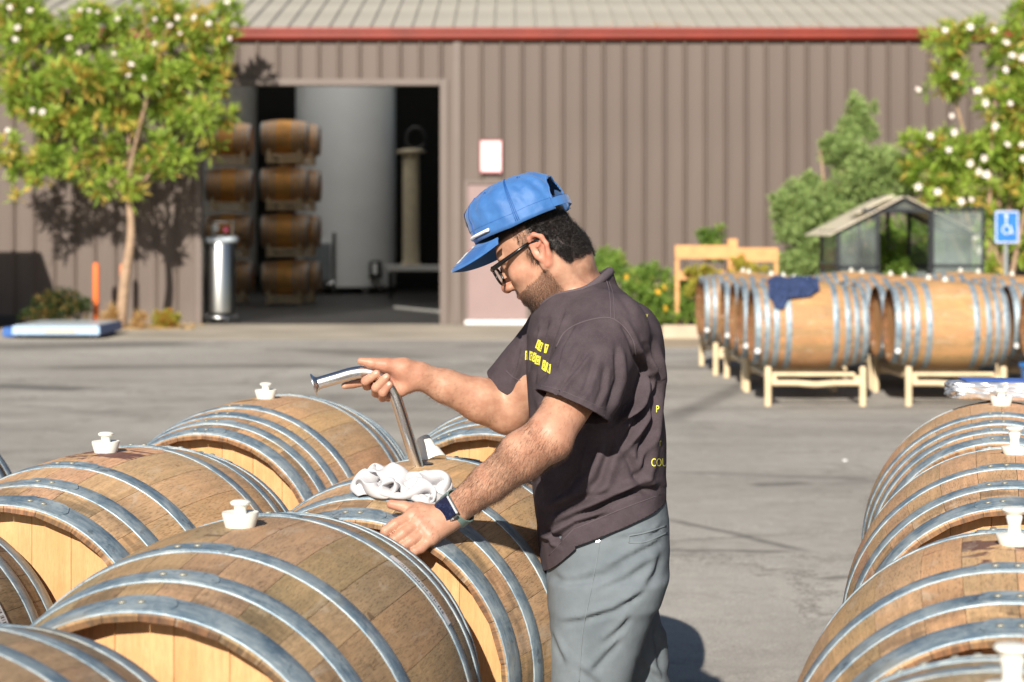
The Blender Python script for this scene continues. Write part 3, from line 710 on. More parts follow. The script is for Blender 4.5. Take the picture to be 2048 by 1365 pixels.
for kind, hs in ((6, H6), (8, H8)):
    allh = hs + [(-b, -a) for a, b in hs]; HM[kind] = [(h, hoop_mesh(*h)) for h in allh]; HM[kind + 100] = [(h, hoop_mesh(max(h[0] - .005, -.4498), min(h[1] + .005, .4498), 40, False)) for h in allh]; HM[kind + 200] = [(h, hoop_mesh(h[0] + .003, h[1] - .003, 32, False)) for h in allh]
rv = MB(); rv.lathe([(.0062, 0), (.006, .0014), (.004, .0030), (.0012, .0036)], 10); RIVET = rv.mesh(M['rivet'], True)
xh = HL - .044; RHD = rad(xh) - TH + .004
def board_mesh(y0, y1):
    n = 10; pts = []
    top = []; bot = []
    for i in range(n + 1):
        y = y0 + (y1 - y0) * i / n; z = math.sqrt(max(RHD ** 2 - y * y, 0)); top.append((y, z)); bot.append((y, -z))
    out = top + bot[::-1]; g = .0004; m = len(out); cx = sum(p[0] for p in out) / m
    vs = [(-xh, y, z) for y, z in out] + [(-xh - .0, y, z) for y, z in out]
    # front face bevelled towards the joints
    yi = lambda y: y + (g if y < cx else -g)
    vs = [(-xh + .001, y, z) for y, z in out] + [(-xh, yi(y) + (.0008 if y < cx else -.0008), z) for y, z in out] + [(-xh + .018, y, z) for y, z in out]
    fs = [tuple(range(2 * m - 1, m - 1, -1)), tuple(range(2 * m, 3 * m))] + [(i, (i + 1) % m, m + (i + 1) % m, m + i) for i in range(m)] + [(2 * m + i, 2 * m + (i + 1) % m, (i + 1) % m, i) for i in range(m)]
    return mesh(vs, fs, M['head'], name='head_board')
cuts = [-RHD, -.19, -.115, -.035, .05, .125, .195, RHD]
BOARDS = [board_mesh(a + .0003, b - .0003) for a, b in zip(cuts, cuts[1:])]
bgm = MB(); bgm.lathe([(.016, -.03), (.020, 0), (.0235, .0002), (.029, .020), (.0285, .0235), (.0245, .0222), (.010, .0205), (.0095, .030), (.0105, .033), (.0155, .036), (.0162, .039), (.012, .042), (.002, .043)], 32)
BUNG_A = bgm.mesh(M['silicone'], True); BUNG_A.set_sharp_from_angle(angle=math.radians(40))
bgm = MB(); bgm.lathe([(.016, -.03), (.020, 0), (.0225, .0002), (.0275, .014), (.027, .016), (.020, .016), (.0105, .018), (.0095, .030), (.0125, .042), (.0115, .046), (.0165, .050), (.0185, .053), (.0165, .0565), (.003, .058)], 32)
BUNG_B = bgm.mesh(M['silicone'], True); BUNG_B.set_sharp_from_angle(angle=math.radians(40))
bgm = MB(); bgm.lathe([(.020, 0), (.029, .018), (.010, .019), (.010, .030), (.015, .034), (.013, .04)], 14)
BUNG_LO = bgm.mesh(M['silicone'], True)
bgm = MB(); bgm.tube([(.0, 0, 0), (0, 0, -.002)], .024, 20)
HOLE = bgm.mesh(M['black_paint'])

def barrel(X0, Y0, z0, yaw, kind, label, group, tint=(1, 1, 1), roll=0.0, bung='A', stain=0.0, seed=0, lo=False, laps=None, bunglabel=None, joined=False):
    """lying barrel: the Empty stands under its bilge, the axis runs along local x"""
    t = thing('wine_barrel', (X0, Y0, z0), yaw, label, 'barrel', group)
    r = random.Random(seed); ws = pattern(seed)
    if joined:
        mb = MB(); vs = []; fs = []; sg, na = 10, 28
        for i in range(sg + 1):
            x = -HL + 2 * HL * i / sg
            for k in range(na): a = 2 * PI * k / na; vs.append((x, rad(x) * math.sin(a), rad(x) * math.cos(a)))
        for i in range(sg):
            for k in range(na): fs.append((i * na + k, i * na + (k + 1) % na, (i + 1) * na + (k + 1) % na, (i + 1) * na + k))
        fs += [tuple(range(na)), tuple(sg * na + k for k in range(na - 1, -1, -1))]
        o = link('body', mesh(vs, fs, M['stave_clean'], True), t, (0, 0, RB)); o.data.set_sharp_from_angle(angle=.8); o.color = (*tint, 1)
    else:
        a = 0.0; src = STV_LO if lo else STV
        for w in ws:
            a += w * PI / 28
            o = link('stave', src[w], t, (0, 0, RB), (roll - a, 0, 0))
            ang = (a + PI) % (2 * PI) - PI
            o.color = (tint[0] * r.uniform(.95, 1.05), tint[1] * r.uniform(.96, 1.04), tint[2] * r.uniform(.95, 1.05), 1 - max(0, stain - abs(ang) * 1.6) if stain else 1)
            a += w * PI / 28
        for end in (0, 1):
            for me in BOARDS:
                rr_ = (r.uniform(0, .2) + roll, 0, PI * end)
                o = link('head_board', me, t, (0, 0, RB), (roll, 0, PI * end))
    for i, (h, me) in enumerate(HM[kind + (200 if joined else 100 if lo else 0)]):
        la = roll + (laps[i % len(laps)] if laps else r.uniform(-.25, .35))
        hp = link('hoop', me, t, (0, 0, RB), (-la, 0, 0))
        if not (lo or joined):
            c = (h[0] + h[1]) / 2
            for da in (-.045, .045):
                rr_ = rad(c) + .0045
                link('rivet', RIVET, hp, (c, rr_ * math.sin(da + .04), rr_ * math.cos(da + .04)), (-(da + .04), 0, 0))
    if bung:
        n = Vector((0, math.sin(-roll) * -1, math.cos(roll)))
        ca, sa = math.cos(yaw), math.sin(yaw); off = Vector((0, -math.sin(roll) * RB, math.cos(roll) * RB + RB))
        wp = Vector((X0 - off.y * sa, Y0 + off.y * ca, z0 + off.z))
        me = {'A': BUNG_A, 'B': BUNG_B, 'LO': BUNG_LO, 'HOLE': HOLE}[bung]
        if bung == 'HOLE':
            b = link('bung_hole', me, t, (off.x, off.y, off.z + .0015), (roll, 0, 0))
        else:
            b = link('barrel_bung', me, None, wp - Vector((0, 0, .001)), (0, 0, yaw))
            R = Matrix.Rotation(yaw, 3, 'Z') @ Matrix.Rotation(roll, 3, 'X'); b.rotation_euler = R.to_euler()
            tag(b, bunglabel or 'white bung on ' + label, 'bung', 'white bungs in the barrels')
    return t

def rack_parts(t, length, depth, mat, hgt=.30, rail=.18, r=.028):
    """steel rack: four posts, a rail between them low down, two cradle tubes the barrels lie on"""
    for sx in (-1, 1):
        for sy in (0, 1):
            mb = MB(); x = sx * length / 2; y = sy * depth
            mb.tube([(x, y, 0), (x, y, hgt), (x, y, hgt + .012)], [r, r, r * .6], 12); mb.build('post', mat, t, smooth=False, angle=40)
        mb = MB(); mb.tube([(sx * length / 2 * .88, -.0, rail + .035), (sx * length / 2 * .88, depth, rail + .035)], r * .9, 10); mb.build('cradle_tube', mat, t, angle=40)
    for sy in (0, 1):
        pts = [(-length / 2 + .028, sy * depth, rail), (-length * .2, sy * depth, rail), (0, sy * depth, rail - .012), (length * .2, sy * depth, rail), (length / 2 - .028, sy * depth, rail)]
        mb = MB(); mb.tube(pts, r * .85, 10); mb.build('rail', mat, t, angle=40)
    for yy in (.12, depth - .12, depth / 2 - .06, depth / 2 + .06):
        mb = MB(); mb.tube([(-length / 2 * .88, yy, rail + .06), (length / 2 * .88, yy, rail + .06)], r * .6, 8); mb.build('cross_tube', mat, t, angle=40)

AX = math.radians(77)
def fg(X0, Y0, *a, yaw=AX, dz=0.0, **k): return barrel(X0, Y0, zg(Y0) + .28 + dz, yaw, *a, **k)
LG, RG = 'oak barrels lying in the left foreground group', 'oak barrels lying in the right foreground row'
B3 = fg(-.428, 3.150, 6, 'large weathered brown barrel at the front centre, nearest whole one with a bung', LG, (.82, .79, .74), .0, 'A', .35, 3, laps=[.02, -.05, .03], yaw=math.radians(80), dz=.008, bunglabel='white bung on the large brown barrel at the front centre')
BP = fg(-.195, 4.125, 6, 'barrel the man leans on, steel wand in its open bung hole', LG, (1.12, 1.03, .94), math.radians(1.5), 'HOLE', .0, 4, laps=[-.05, -.02, .0], dz=-.020)
B2 = fg(-.845, 4.16, 6, 'tan barrel at left with purple wine stain beside its bung', LG, (1.18, 1.08, .98), .0, 'A', 1.0, 5, laps=[-.22, -.10, -.02], bunglabel='white bung with purple wine splash, on the left tan barrel')
B1 = fg(-.655, 5.32, 8, 'barrel behind the wand flange with four hoops close together', LG, (1.14, 1.02, .90), .0, 'A', .45, 6, laps=[.0, .0, .0, .0], bunglabel='white bung on the barrel just left of the wand flange')
B0 = fg(.035, 5.32, 8, 'barrel mostly hidden behind the man\'s arms', LG, (1, .93, .82), .0, None, 0, 7)
B5 = fg(-1.215, 3.33, 6, 'dark brown barrel cut by the left edge with a barcode on its hoop', LG, (.66, .66, .64), .0, None, 0, 8)
B6 = fg(-.745, 2.22, 6, 'barrel cut off by the bottom left corner', LG, (.78, .77, .74), .0, None, 0, 9)
B7 = fg(-1.70, 5.00, 8, 'sliver of a dark barrel at the far left edge', LG, (.7, .6, .5), .0, None, 0, 10)
R1 = fg(1.255, 5.13, 8, 'farthest barrel of the right row with a foil parcel on top', RG, (1.15, 1.03, .92), .0, 'A', .0, 11, laps=[.0] * 4, bunglabel='white bung beside the foil parcel on the farthest right barrel')
R2 = fg(1.038, 4.13, 6, 'second barrel from the back in the right row', RG, (1.16, 1.03, .94), .0, 'B', .35, 12, laps=[.1, .08, .06], bunglabel='white mushroom bung on the second farthest right barrel')
R3 = fg(.761, 3.03, 6, 'nearest whole barrel in the right row, red stain round its bung', RG, (1.16, 1.05, .92), .0, 'B', .95, 13, laps=[.0, .0, .0], bunglabel='white mushroom bung with red wine stain, on the near right barrel')
R4 = fg(.505, 2.02, 6, 'barrel at the bottom right corner, only its bung in view', RG, (.9, .88, .82), .0, 'B', .0, 14, bunglabel='white bung top at the bottom right corner')
rack_m = simple('grey_rack_steel', (0.25, 0.27, 0.28), 0.5, 0.5)
for i, (b, lb) in enumerate(((B3, 'the front centre barrel'), (BP, 'the barrel with the wand'), (B2, 'the wine-splashed left barrel'), (B1, 'the barrel behind the wand flange'), (B0, 'the barrel behind the arms'), (B5, 'the dark left edge barrel'), (B6, 'the bottom left barrel'),
                             (B7, 'the far left sliver barrel'), (R1, 'the barrel with the foil parcel'), (R2, 'the second farthest right barrel'), (R3, 'the near right barrel'), (R4, 'the bottom right barrel'))):
    t = thing('barrel_rack', (b.location.x, b.location.y, zg(b.location.y)), AX, 'grey steel rack under ' + lb, 'rack', 'grey racks under the foreground barrels')
    for sx in (-.26, .26):
        mb = MB(); mb.tube([(sx, -.25, 0.0), (sx, -.22, .26), (sx, -.19, .37)], .018, 8).tube([(sx, .25, 0), (sx, .22, .26), (sx, .19, .37)], .018, 8).tube([(sx, -.225, .2), (sx, 0, .2), (sx, .225, .2)], .016, 8)
        mb.build('leg_frame', rack_m, t)
    mb = MB(); mb.tube([(-.26, -.24, .12), (.26, -.24, .12)], .015, 8).tube([(-.26, .24, .12), (.26, .24, .12)], .015, 8)
    mb.tube([(-.26, -.13, .2), (-.26, -.13, .34)], .014, 8).tube([(.26, .13, .2), (.26, .13, .34)], .014, 8)
    mb.build('side_bar', rack_m, t)

# barcode stickers on hoops
def barcode_mat():
    n = N('barcode_print', rough=0.45); u = n.n.new('ShaderNodeUVMap').outputs[0]; x, y, z = n.sep(u)
    b = n.noise(n.comb(n.ma('MULTIPLY', x, 60.0), 0.0, 0.0), 1.0, 1, 0.5)
    k = n.ma('MULTIPLY', n.mr(b, 0.5, 0.51), n.ma('MULTIPLY', n.mr(x, .12, .125), n.mr(x, .87, .875, 1, 0)))
    k = n.ma('MULTIPLY', k, n.ma('MULTIPLY', n.mr(y, .28, .3), n.mr(y, .8, .82, 1, 0)))
    n.set('base', n.mix(k, (0.78, 0.79, 0.80), (0.02, 0.02, 0.02))); return n.m
BCM = barcode_mat()
def sticker(par, x0, x1, a0, a1, name='barcode_label', mat=None):
    n = 12; vs = []; fs = []
    for k in range(n + 1):
        t = a0 + (a1 - a0) * k / n
        for x in (x0, x1): r = rad(x) + .0034; vs.append((x, r * math.sin(t), r * math.cos(t)))
    fs = [(k * 2, k * 2 + 1, k * 2 + 3, k * 2 + 2) for k in range(n)]
    me = mesh(vs, fs, mat or BCM, True); uv = me.uv_layers.new(name='UVMap')
    for p in me.polygons:
        for li in p.loop_indices: vi = me.loops[li].vertex_index; uv.data[li].uv = ((vi // 2) / n, vi % 2)
    return link(name, me, par, (0, 0, RB))
sticker(B3, .163, .193, -1.05, -.62)
sticker(B5, .163, .193, -1.25, -.85)

# foil parcel on R1
def lump(name, size, mat, seed, amp=.12, sc=9, n=40, sq=3.0):
    vs = []; fs = []; m = n * 2
    for i in range(n + 1):
        th = PI * i / n
        for k in range(m):
            ph = 2 * PI * k / m; d = Vector((math.sin(th) * math.cos(ph), math.sin(th) * math.sin(ph), math.cos(th)))
            q = (abs(d.x) ** sq + abs(d.y) ** sq + abs(d.z) ** sq) ** (-1 / sq)
            p = d * q; nz = noise.turbulence_vector(p * sc * .3 + Vector((seed, 0, 0)), 3, True)
            rn = 1 - abs(noise.noise(p * sc * .25 + Vector((seed, 3, 1)))) * 2
            p = p * (1 + amp * (rn - .5)) + nz * amp * .35
            vs.append((p.x * size[0], p.y * size[1], p.z * size[2]))
    for i in range(n):
        for k in range(m): fs.append((i * m + k, (i + 1) * m + k, (i + 1) * m + (k + 1) % m, i * m + (k + 1) % m))
    return mesh(vs, fs, mat, True)
fm = N('crumpled_foil', base=(0.86, 0.87, 0.90), metal=.8, rough=0.3); fm.bump(fm.vor(fm.obj(), 30), .8, .006); fm = fm.m
p = at(2010, 800, 5.28)
fo = link('foil_parcel', lump('foil', (.150, .05, .024), fm, 2, .12, 9, sq=6.0), None, (p.x, p.y, zg(5.1) + .98 + .026), (0, .02, .05))
tag(fo, 'crumpled silver foil parcel lying on the farthest right barrel', 'foil parcel')
bt = MB().box(-.115, .14, -.036, .036, 0, .003, .0012).build('blue_lid', simple('blue_film', (0.03, 0.10, 0.42), 0.3), fo, (0, .004, .0265), (.05, 0, 0))

# removed bung, lying on its side behind the wand
rb_ = link('barrel_bung', BUNG_A, None, at(858, 905, 4.26) + Vector((0, 0, 0)), (0, 0, 0))
rb_.rotation_euler = (math.radians(150), math.radians(-28), 0); rb_.scale = (1.0, 1.0, 1.15)
tag(rb_, 'white bung taken out and left lying beside the wand', 'bung', 'white bungs in the barrels')

# ------------------------------------------------------------------ barrels across the yard
YG = 'oak barrels on cream racks across the yard'
cols = [(2.385, 'left'), (3.49, 'middle'), (4.60, 'right')]
rows = [(16.06, 'front'), (17.75, 'second'), (19.5, 'third')]
rng2 = random.Random(4)
for ci, (cx, cn) in enumerate(cols):
    for ri, (ry, rn) in enumerate(rows):
        xo = [0, .01, -.06][ri]
        rk = thing('barrel_rack', (cx + xo, ry - .34, .1), 0, f'cream tubular rack, {cn} column, {rn} row of the far barrels', 'rack', 'cream racks under the far barrels')
        rack_parts(rk, .745, 1.42, M['cream'])
        for k, yy in enumerate((.0, .74)):
            pos = {0: 'nearer', 1: 'farther'}[k]
            lb = f'{pos} barrel on the {rn} row rack, {cn} column across the yard'
            if ci == 0 and ri == 0 and k == 0: lb = 'front left far barrel with a navy cloth hanging over it'
            if ci == 1 and ri == 0 and k == 0: lb = 'front middle far barrel with a dark drip down its side'
            tn = rng2.uniform(.95, 1.12); br = barrel(cx + xo + rng2.uniform(-.02, .02), ry + yy, .1 + .27, rng2.uniform(-.03, .03), 8, lb, YG, (tn * .92, tn * .78, tn * .60), 0, 'LO', 0, 40 + ci * 9 + ri * 3 + k, lo=True,
                   bunglabel='white bung on the ' + lb)
            dsk = MB(); dsk.tube([(-.43, -.26, .18), (-.43, -.27, .18)], .022, 10)
            dsk.build('white_disc', M['white_paint'], br, (0, -.02, -.02))  # small white disc low on the barrel's left end
# navy cloth over the front left far barrel
r_ = random.Random(8)
def drape(cx, cy, cz, x0, x1, a0, a1, mat, seed, nx=80, na=110, outline=None, lift=.008, amp=.012):
    vs = []; idx = {}; fs = []
    for i in range(nx + 1):
        for j in range(na + 1):
            u, v = i / nx, j / na; x = x0 + (x1 - x0) * u; a = a0 + (a1 - a0) * v * (outline(u) if outline else 1); x += .03 * (v - .5) * (1 - 2 * u) * -1
            f = noise.noise(Vector((x * 11, a * 3, seed))) + .6 * (1 - abs(noise.noise(Vector((x * 16, a * 5 + 3, seed)))) * 2)
            r0 = rad(max(-HL, min(HL, x))) + lift + amp * max(f, -.3)
            idx[i, j] = len(vs); vs.append((cx + x, cy - r0 * math.sin(a), cz + r0 * math.cos(a)))
    for i in range(nx):
        for j in range(na):
            if all(k in idx for k in ((i, j), (i + 1, j), (i + 1, j + 1), (i, j + 1))): fs.append((idx[i, j], idx[i + 1, j], idx[i + 1, j + 1], idx[i, j + 1]))
    return mesh(vs, fs, mat, True)
navy = simple('navy_cloth', (0.022, 0.040, 0.11), 0.9, 0, .15, 20)
ol = lambda u: float(np.interp(u, [0, .10, .26, .34, .8, 1], [.72, .97, 1.0, .84, .80, .66]))
cl = link('cloth', drape(2.385, 16.06, .72, -.34, .04, -.35, 1.18, navy, 4, outline=ol, lift=.018, amp=.04))
md = cl.modifiers.new('solid', 'SOLIDIFY'); md.thickness = .004
tag(cl, 'navy blue cloth hanging over the front left far barrel', 'cloth')
# blue tub at the right edge
bt = thing('plastic_tub', (4.03, 14.9, .1), label='bright blue plastic tub cut by the right edge beside the far racks', cat='tub')
mb = MB(); mb.lathe([(.19, 0), (.235, .36), (.25, .365), (.25, .385), (.225, .385), (.185, .02)], 28); mb.build('body', M['blue_plastic'], bt, angle=40)
for s_ in (-1, 1):
    mb = MB(); mb.tube([(-.07, s_ * .25, .36), (-.06, s_ * .29, .37), (.06, s_ * .29, .37), (.07, s_ * .25, .36)], .009, 6); mb.build('handle', M['blue_plastic'], bt)

# ------------------------------------------------------------------ inside the doorway
IG = 'barrels stacked four high inside the warehouse'
IR = 'steel racks between the stacked indoor barrels'
for (cx, cy, nm) in ((-4.36, 38.5, 'right'), (-5.55, 39.3, 'left'), (-4.25, 39.6, 'rear right')):
    for lv_, ln in enumerate(('bottom', 'second', 'third', 'top')):
        z0 = .1 + .15 + lv_ * .90
        barrel(cx + random.uniform(-.02, .02), cy, z0, random.uniform(-.02, .02), 8, f'{ln} barrel of the {nm} indoor stack, dim and brown', IG, (1.6, 1.15, .55), 0, None, 0, 90 + lv_, joined=True)
        rk = thing('barrel_rack', (cx, cy - .32, z0 - .15), 0, f'metal rack under the {ln} barrel of the {nm} indoor stack', 'rack', IR)
        for sx in (-.30, .30):
            mb = MB(); mb.tube([(sx, 0, .01), (sx, 0, .26)], .034, 6).tube([(sx, .64, .01), (sx, .64, .26)], .034, 6).tube([(sx, 0, .11), (sx, .64, .11)], .02, 6)
            mb.build('side_frame', M['cream'], rk)
        for zz in (.05, .15):
            for yy in (0, .64): mb = MB(); mb.tube([(-.30, yy, zz), (.30, yy, zz)], .024, 6); mb.build('cross_bar', M['cream'], rk)
tw = simple('white_tank_paint', (0.80, 0.82, 0.83), 0.35, 0, .05, 1)
tk = thing('wine_tank', (-3.84, 46.2, .1), label='tall white cylindrical tank filling the middle of the doorway', cat='tank')
mb = MB(); mb.lathe([(1.0, .12), (1.15, .16), (1.15, 1.2), (1.15, 2.3), (1.15, 3.4), (1.15, 4.6), (1.15, 5.8), (.3, 6.1)], 56); mb.build('body', tw, tk, angle=30)
for a in range(4): mb = MB(); mb.tube([(.9 * math.cos(a * PI / 2 + .6), .9 * math.sin(a * PI / 2 + .6), 0), (.9 * math.cos(a * PI / 2 + .6), .9 * math.sin(a * PI / 2 + .6), .14)], .06, 8); mb.build('leg', tw, tk)
hc = MB().box(.62, .90, -1.12, -.9, .35, .75, .02).build('hatch', M['black_paint'], tk)
MB().box(.70, .80, -1.14, -1.121, .45, .7, .005).build('hatch_plate', tw, hc)
mb = MB(); mb.tube([(-.16, -1.2, .05), (-.16, -1.2, 1.4)], .045, 8).tube([(-.16, -1.2, .25), (-.3, -1.35, .2)], .05, 8); mb.build('valve_pipe', M['steel_pipe'], tk, angle=40)
mb = MB().box(-.85, -.25, -1.3, -1.0, .3, 1.15, .02); mb.build('control_box', simple('grey_box', (.22, .25, .27), .4, .3), tk)
tk2 = thing('wine_tank', (-7.3, 47.0, .1), label='second pale tank half hidden behind the indoor barrel stacks', cat='tank')
mb = MB(); mb.lathe([(1.2, .3), (1.3, .4), (1.3, 6.2), (.3, 6.5)], 40); mb.build('body', simple('grey_tank', (.30, .29, .26), .5), tk2, angle=30)
for a in range(4): mb = MB(); mb.tube([(1.0 * math.cos(a * PI / 2 + .6), 1.0 * math.sin(a * PI / 2 + .6), 0), (1.0 * math.cos(a * PI / 2 + .6), 1.0 * math.sin(a * PI / 2 + .6), .34)], .06, 8); mb.build('leg', tw, tk2)
cp = thing('ribbed_column', (X(822, 41), 41, .1), label='narrow cream ribbed column vessel on a low bench right of the white tank', cat='vessel')
pr = []; z = .78
while z < 3.0:
    pr += [(.165, z), (.18, z + .02), (.165, z + .04)]; z += .045
    if 1.86 < z < 1.9: pr += [(.2, z), (.2, z + .05)]; z += .05
mb = MB(); mb.lathe([(.2, .72), (.2, .78)] + pr + [(.3, 3.02), (.3, 3.07), (.1, 3.1)], 24); mb.build('body', simple('cream_ribs', (.62, .55, .40), .6), cp, angle=30)
mb = MB(); mb.box(-.5, .9, -.35, .35, .6, .715, .01); mb.build('bench_top', M['white_paint'], cp)
for sx in (-.42, .82):
    for sy in (-.28, .28): mb = MB(); mb.tube([(sx, sy, 0), (sx, sy, .6)], .025, 6); mb.build('leg', M['black_paint'], cp)
mb = MB(); mb.tube([(.2 * math.cos(t) + .1, 0, 3.32 + .22 * math.sin(t)) for t in [2 * PI * i / 16 for i in range(16)]], .03, 6); mb.build('fan_ring', M['black_paint'], cp)
hs = MB(); hs.tube(bezier_pts([(X(790, 36), 36, .13), (X(830, 35), 35, .13), (X(878, 34), 34, .13)], 6), .03, 8)
tag(hs.build('floor_hose', simple('grey_hose', (.25, .25, .24), .6), angle=60), 'grey hose lying across the dark warehouse floor', 'hose')

# stainless cylinder by the jamb
dw = thing('gas_cylinder', (X(441, 30.35), 30.35, .108), label='wheeled stainless cylinder with gauges standing just inside the doorway', cat='gas cylinder')
mb = MB(); mb.lathe([(.16, .10), (.225, .16), (.225, 1.22), (.20, 1.27), (.08, 1.32)], 32); mb.build('body', N('satin_stainless', base=(.55, .55, .54), metal=1, rough=.3).m, dw, angle=35)
mb = MB(); mb.tube([(.235 * math.cos(t), .235 * math.sin(t), 1.26) for t in [2 * PI * i / 24 for i in range(25)]], .045, 8); mb.build('collar_ring', simple('pale_ring', (.55, .62, .68), .4), dw, smooth=True)
for k in range(3):
    mb = MB(); a = k * 2.1; mb.tube([(.18 * math.cos(a), .18 * math.sin(a), 1.26), (.18 * math.cos(a), .18 * math.sin(a), 1.52)], .012, 6); mb.build('post', M['steel_pipe'], dw)
for x, z, m_ in ((-.07, 1.44, M['white_paint']), (.09, 1.42, simple('red_gauge', (.4, .05, .1), .5))):
    mb = MB(); mb.tube([(x, -.06, z), (x, -.02, z)], .05, 14); mb.build('gauge', m_, dw, angle=40)
mb = MB(); mb.tube([(.2 * math.cos(t), .2 * math.sin(t), 1.53) for t in [2 * PI * i / 20 for i in range(21)]], .014, 6); mb.build('guard_ring', M['steel_pipe'], dw, smooth=True)
mb = MB(); mb.tube([(.26 * math.cos(t), .26 * math.sin(t), .09) for t in [2 * PI * i / 24 for i in range(25)]], .02, 6); mb.build('base_ring', M['steel_pipe'], dw, smooth=True)
for k in range(4):
    a = k * PI / 2 + .5; mb = MB(); mb.tube([(.27 * math.cos(a) - .015, .27 * math.sin(a), .045), (.27 * math.cos(a) + .015, .27 * math.sin(a), .045)], .045, 12); mb.build('caster', M['black_paint'], dw, angle=40)

# bollards, scale, lamp
om = simple('orange_paint', (0.80, 0.15, 0.015), 0.45, 0, .05)
for px, zt, lb, m_ in ((192, Z(526, 29.3), 'bright orange bollard in the shade left of the tree trunk', om), (246, Z(528, 29.5), 'faded orange bollard just behind the tree trunk', simple('faded_orange', (0.72, 0.26, 0.12), .6))):
    Yb = 29.3 if px == 192 else 29.5
    b = thing('bollard', (X(px, Yb), Yb, .1), label=lb, cat='bollard', group='orange bollards by the wall')
    mb = MB(); mb.tube([(0, 0, 0), (0, 0, zt - .1 - .03), (0, 0, zt - .1)], [.045, .045, .03], 14); mb.build('post', m_, b, angle=50)
    mb = MB(); mb.lathe([(.08, 0), (.08, .015), (.05, .02)], 14); mb.build('base_plate', M['black_paint'], b)
sc_ = thing('platform_scale', (X(145, 26.4), 25.7, .1), label='low pale blue platform scale on the ground near the tree', cat='scale')
bp_ = simple('pale_blue_paint', (.40, .55, .72), .35, 0, .08, 3); db = simple('royal_blue_paint', (.03, .12, .38), .45)
MB().box(-.62, .50, .0, 1.5, .05, .17, .008).build('platform', db, sc_)
MB().box(-.60, .48, .02, 1.48, .1715, .182, .003).build('deck_plate', simple('worn_deck', (.50, .56, .60), .35, .2, .1, 4), sc_)
MB().box(-.62, .50, -.010, -.002, .06, .168, .002).build('front_plate', bp_, sc_)
MB().box(-.20, .20, -.016, -.011, .085, .125, .001).build('label_plate', simple('tan_label', (.55, .42, .25), .6), sc_)
MB().box(-.80, -.63, .2, 1.3, .02, .14, .01).build('junction_box', db, sc_)
for x in (-.5, .4):
    for y in (.1, 1.35): mb = MB(); mb.tube([(x, y, 0), (x, y, .05)], .04, 10); mb.build('foot', M['black_paint'], sc_)
wl = thing('wall_lamp', (X(12, 29.6), 29.6, Z(305, 29.6)), label='black wall lamp with bright white lens at the left edge', cat='lamp')
MB().box(-.16, .12, .0, .38, -.10, .10, .02).build('housing', M['black_paint'], wl)
mb = MB(); mb.box(-.10, .16, -.06, -.002, -.09, .05, .02); mb.build('lens', M['white_paint'], wl, rot=(0, .35, 0))
# low dark trough in the shade by the wall
tr_ = thing('trough', (X(40, 29.2), 29.2, .1), label='low dark trough on the ground at the foot of the shaded wall', cat='trough')
MB().box(-.5, .5, -.2, .2, .03, .16, .01).build('basin', simple('dark_plastic', (.02, .022, .03), .6), tr_)
for x in (-.4, .4): MB().box(x - .04, x + .04, -.18, .18, 0, .03).build('foot', M['black_paint'], tr_)
# storage container off to the left whose shadow falls on the wall
ct = thing('storage_bin', (-8.15, 27.2, .1), label='tall grey storage bin parked left of the tree, beyond the left edge', cat='bin')
MB().box(-.62, .62, -.5, .5, .15, 2.3, .03).build('body', simple('grey_bin', (.3, .3, .3), .6), ct)
MB().box(-.65, .65, -.53, .53, 2.302, 2.38, .02).build('lid', M['black_paint'], ct)
for x in (-.5, .5):
    for y in (-.4, .4): mb = MB(); mb.tube([(x - .03, y, .075), (x + .03, y, .075)], .075, 12); mb.build('caster', M['black_paint'], ct)
# bottle cap on the asphalt
cpx = at(1690, 932, FPX * 1.385 / (932 - 469)); bc = MB(); bc.lathe([(.016, 0), (.015, .006), (.012, .0075)], 14)
o = bc.build('bottle_cap', M['white_paint'], None, (cpx.x, cpx.y, zg(cpx.y) + .001)); tag(o, 'tiny white bottle cap lying on the open asphalt', 'bottle cap')
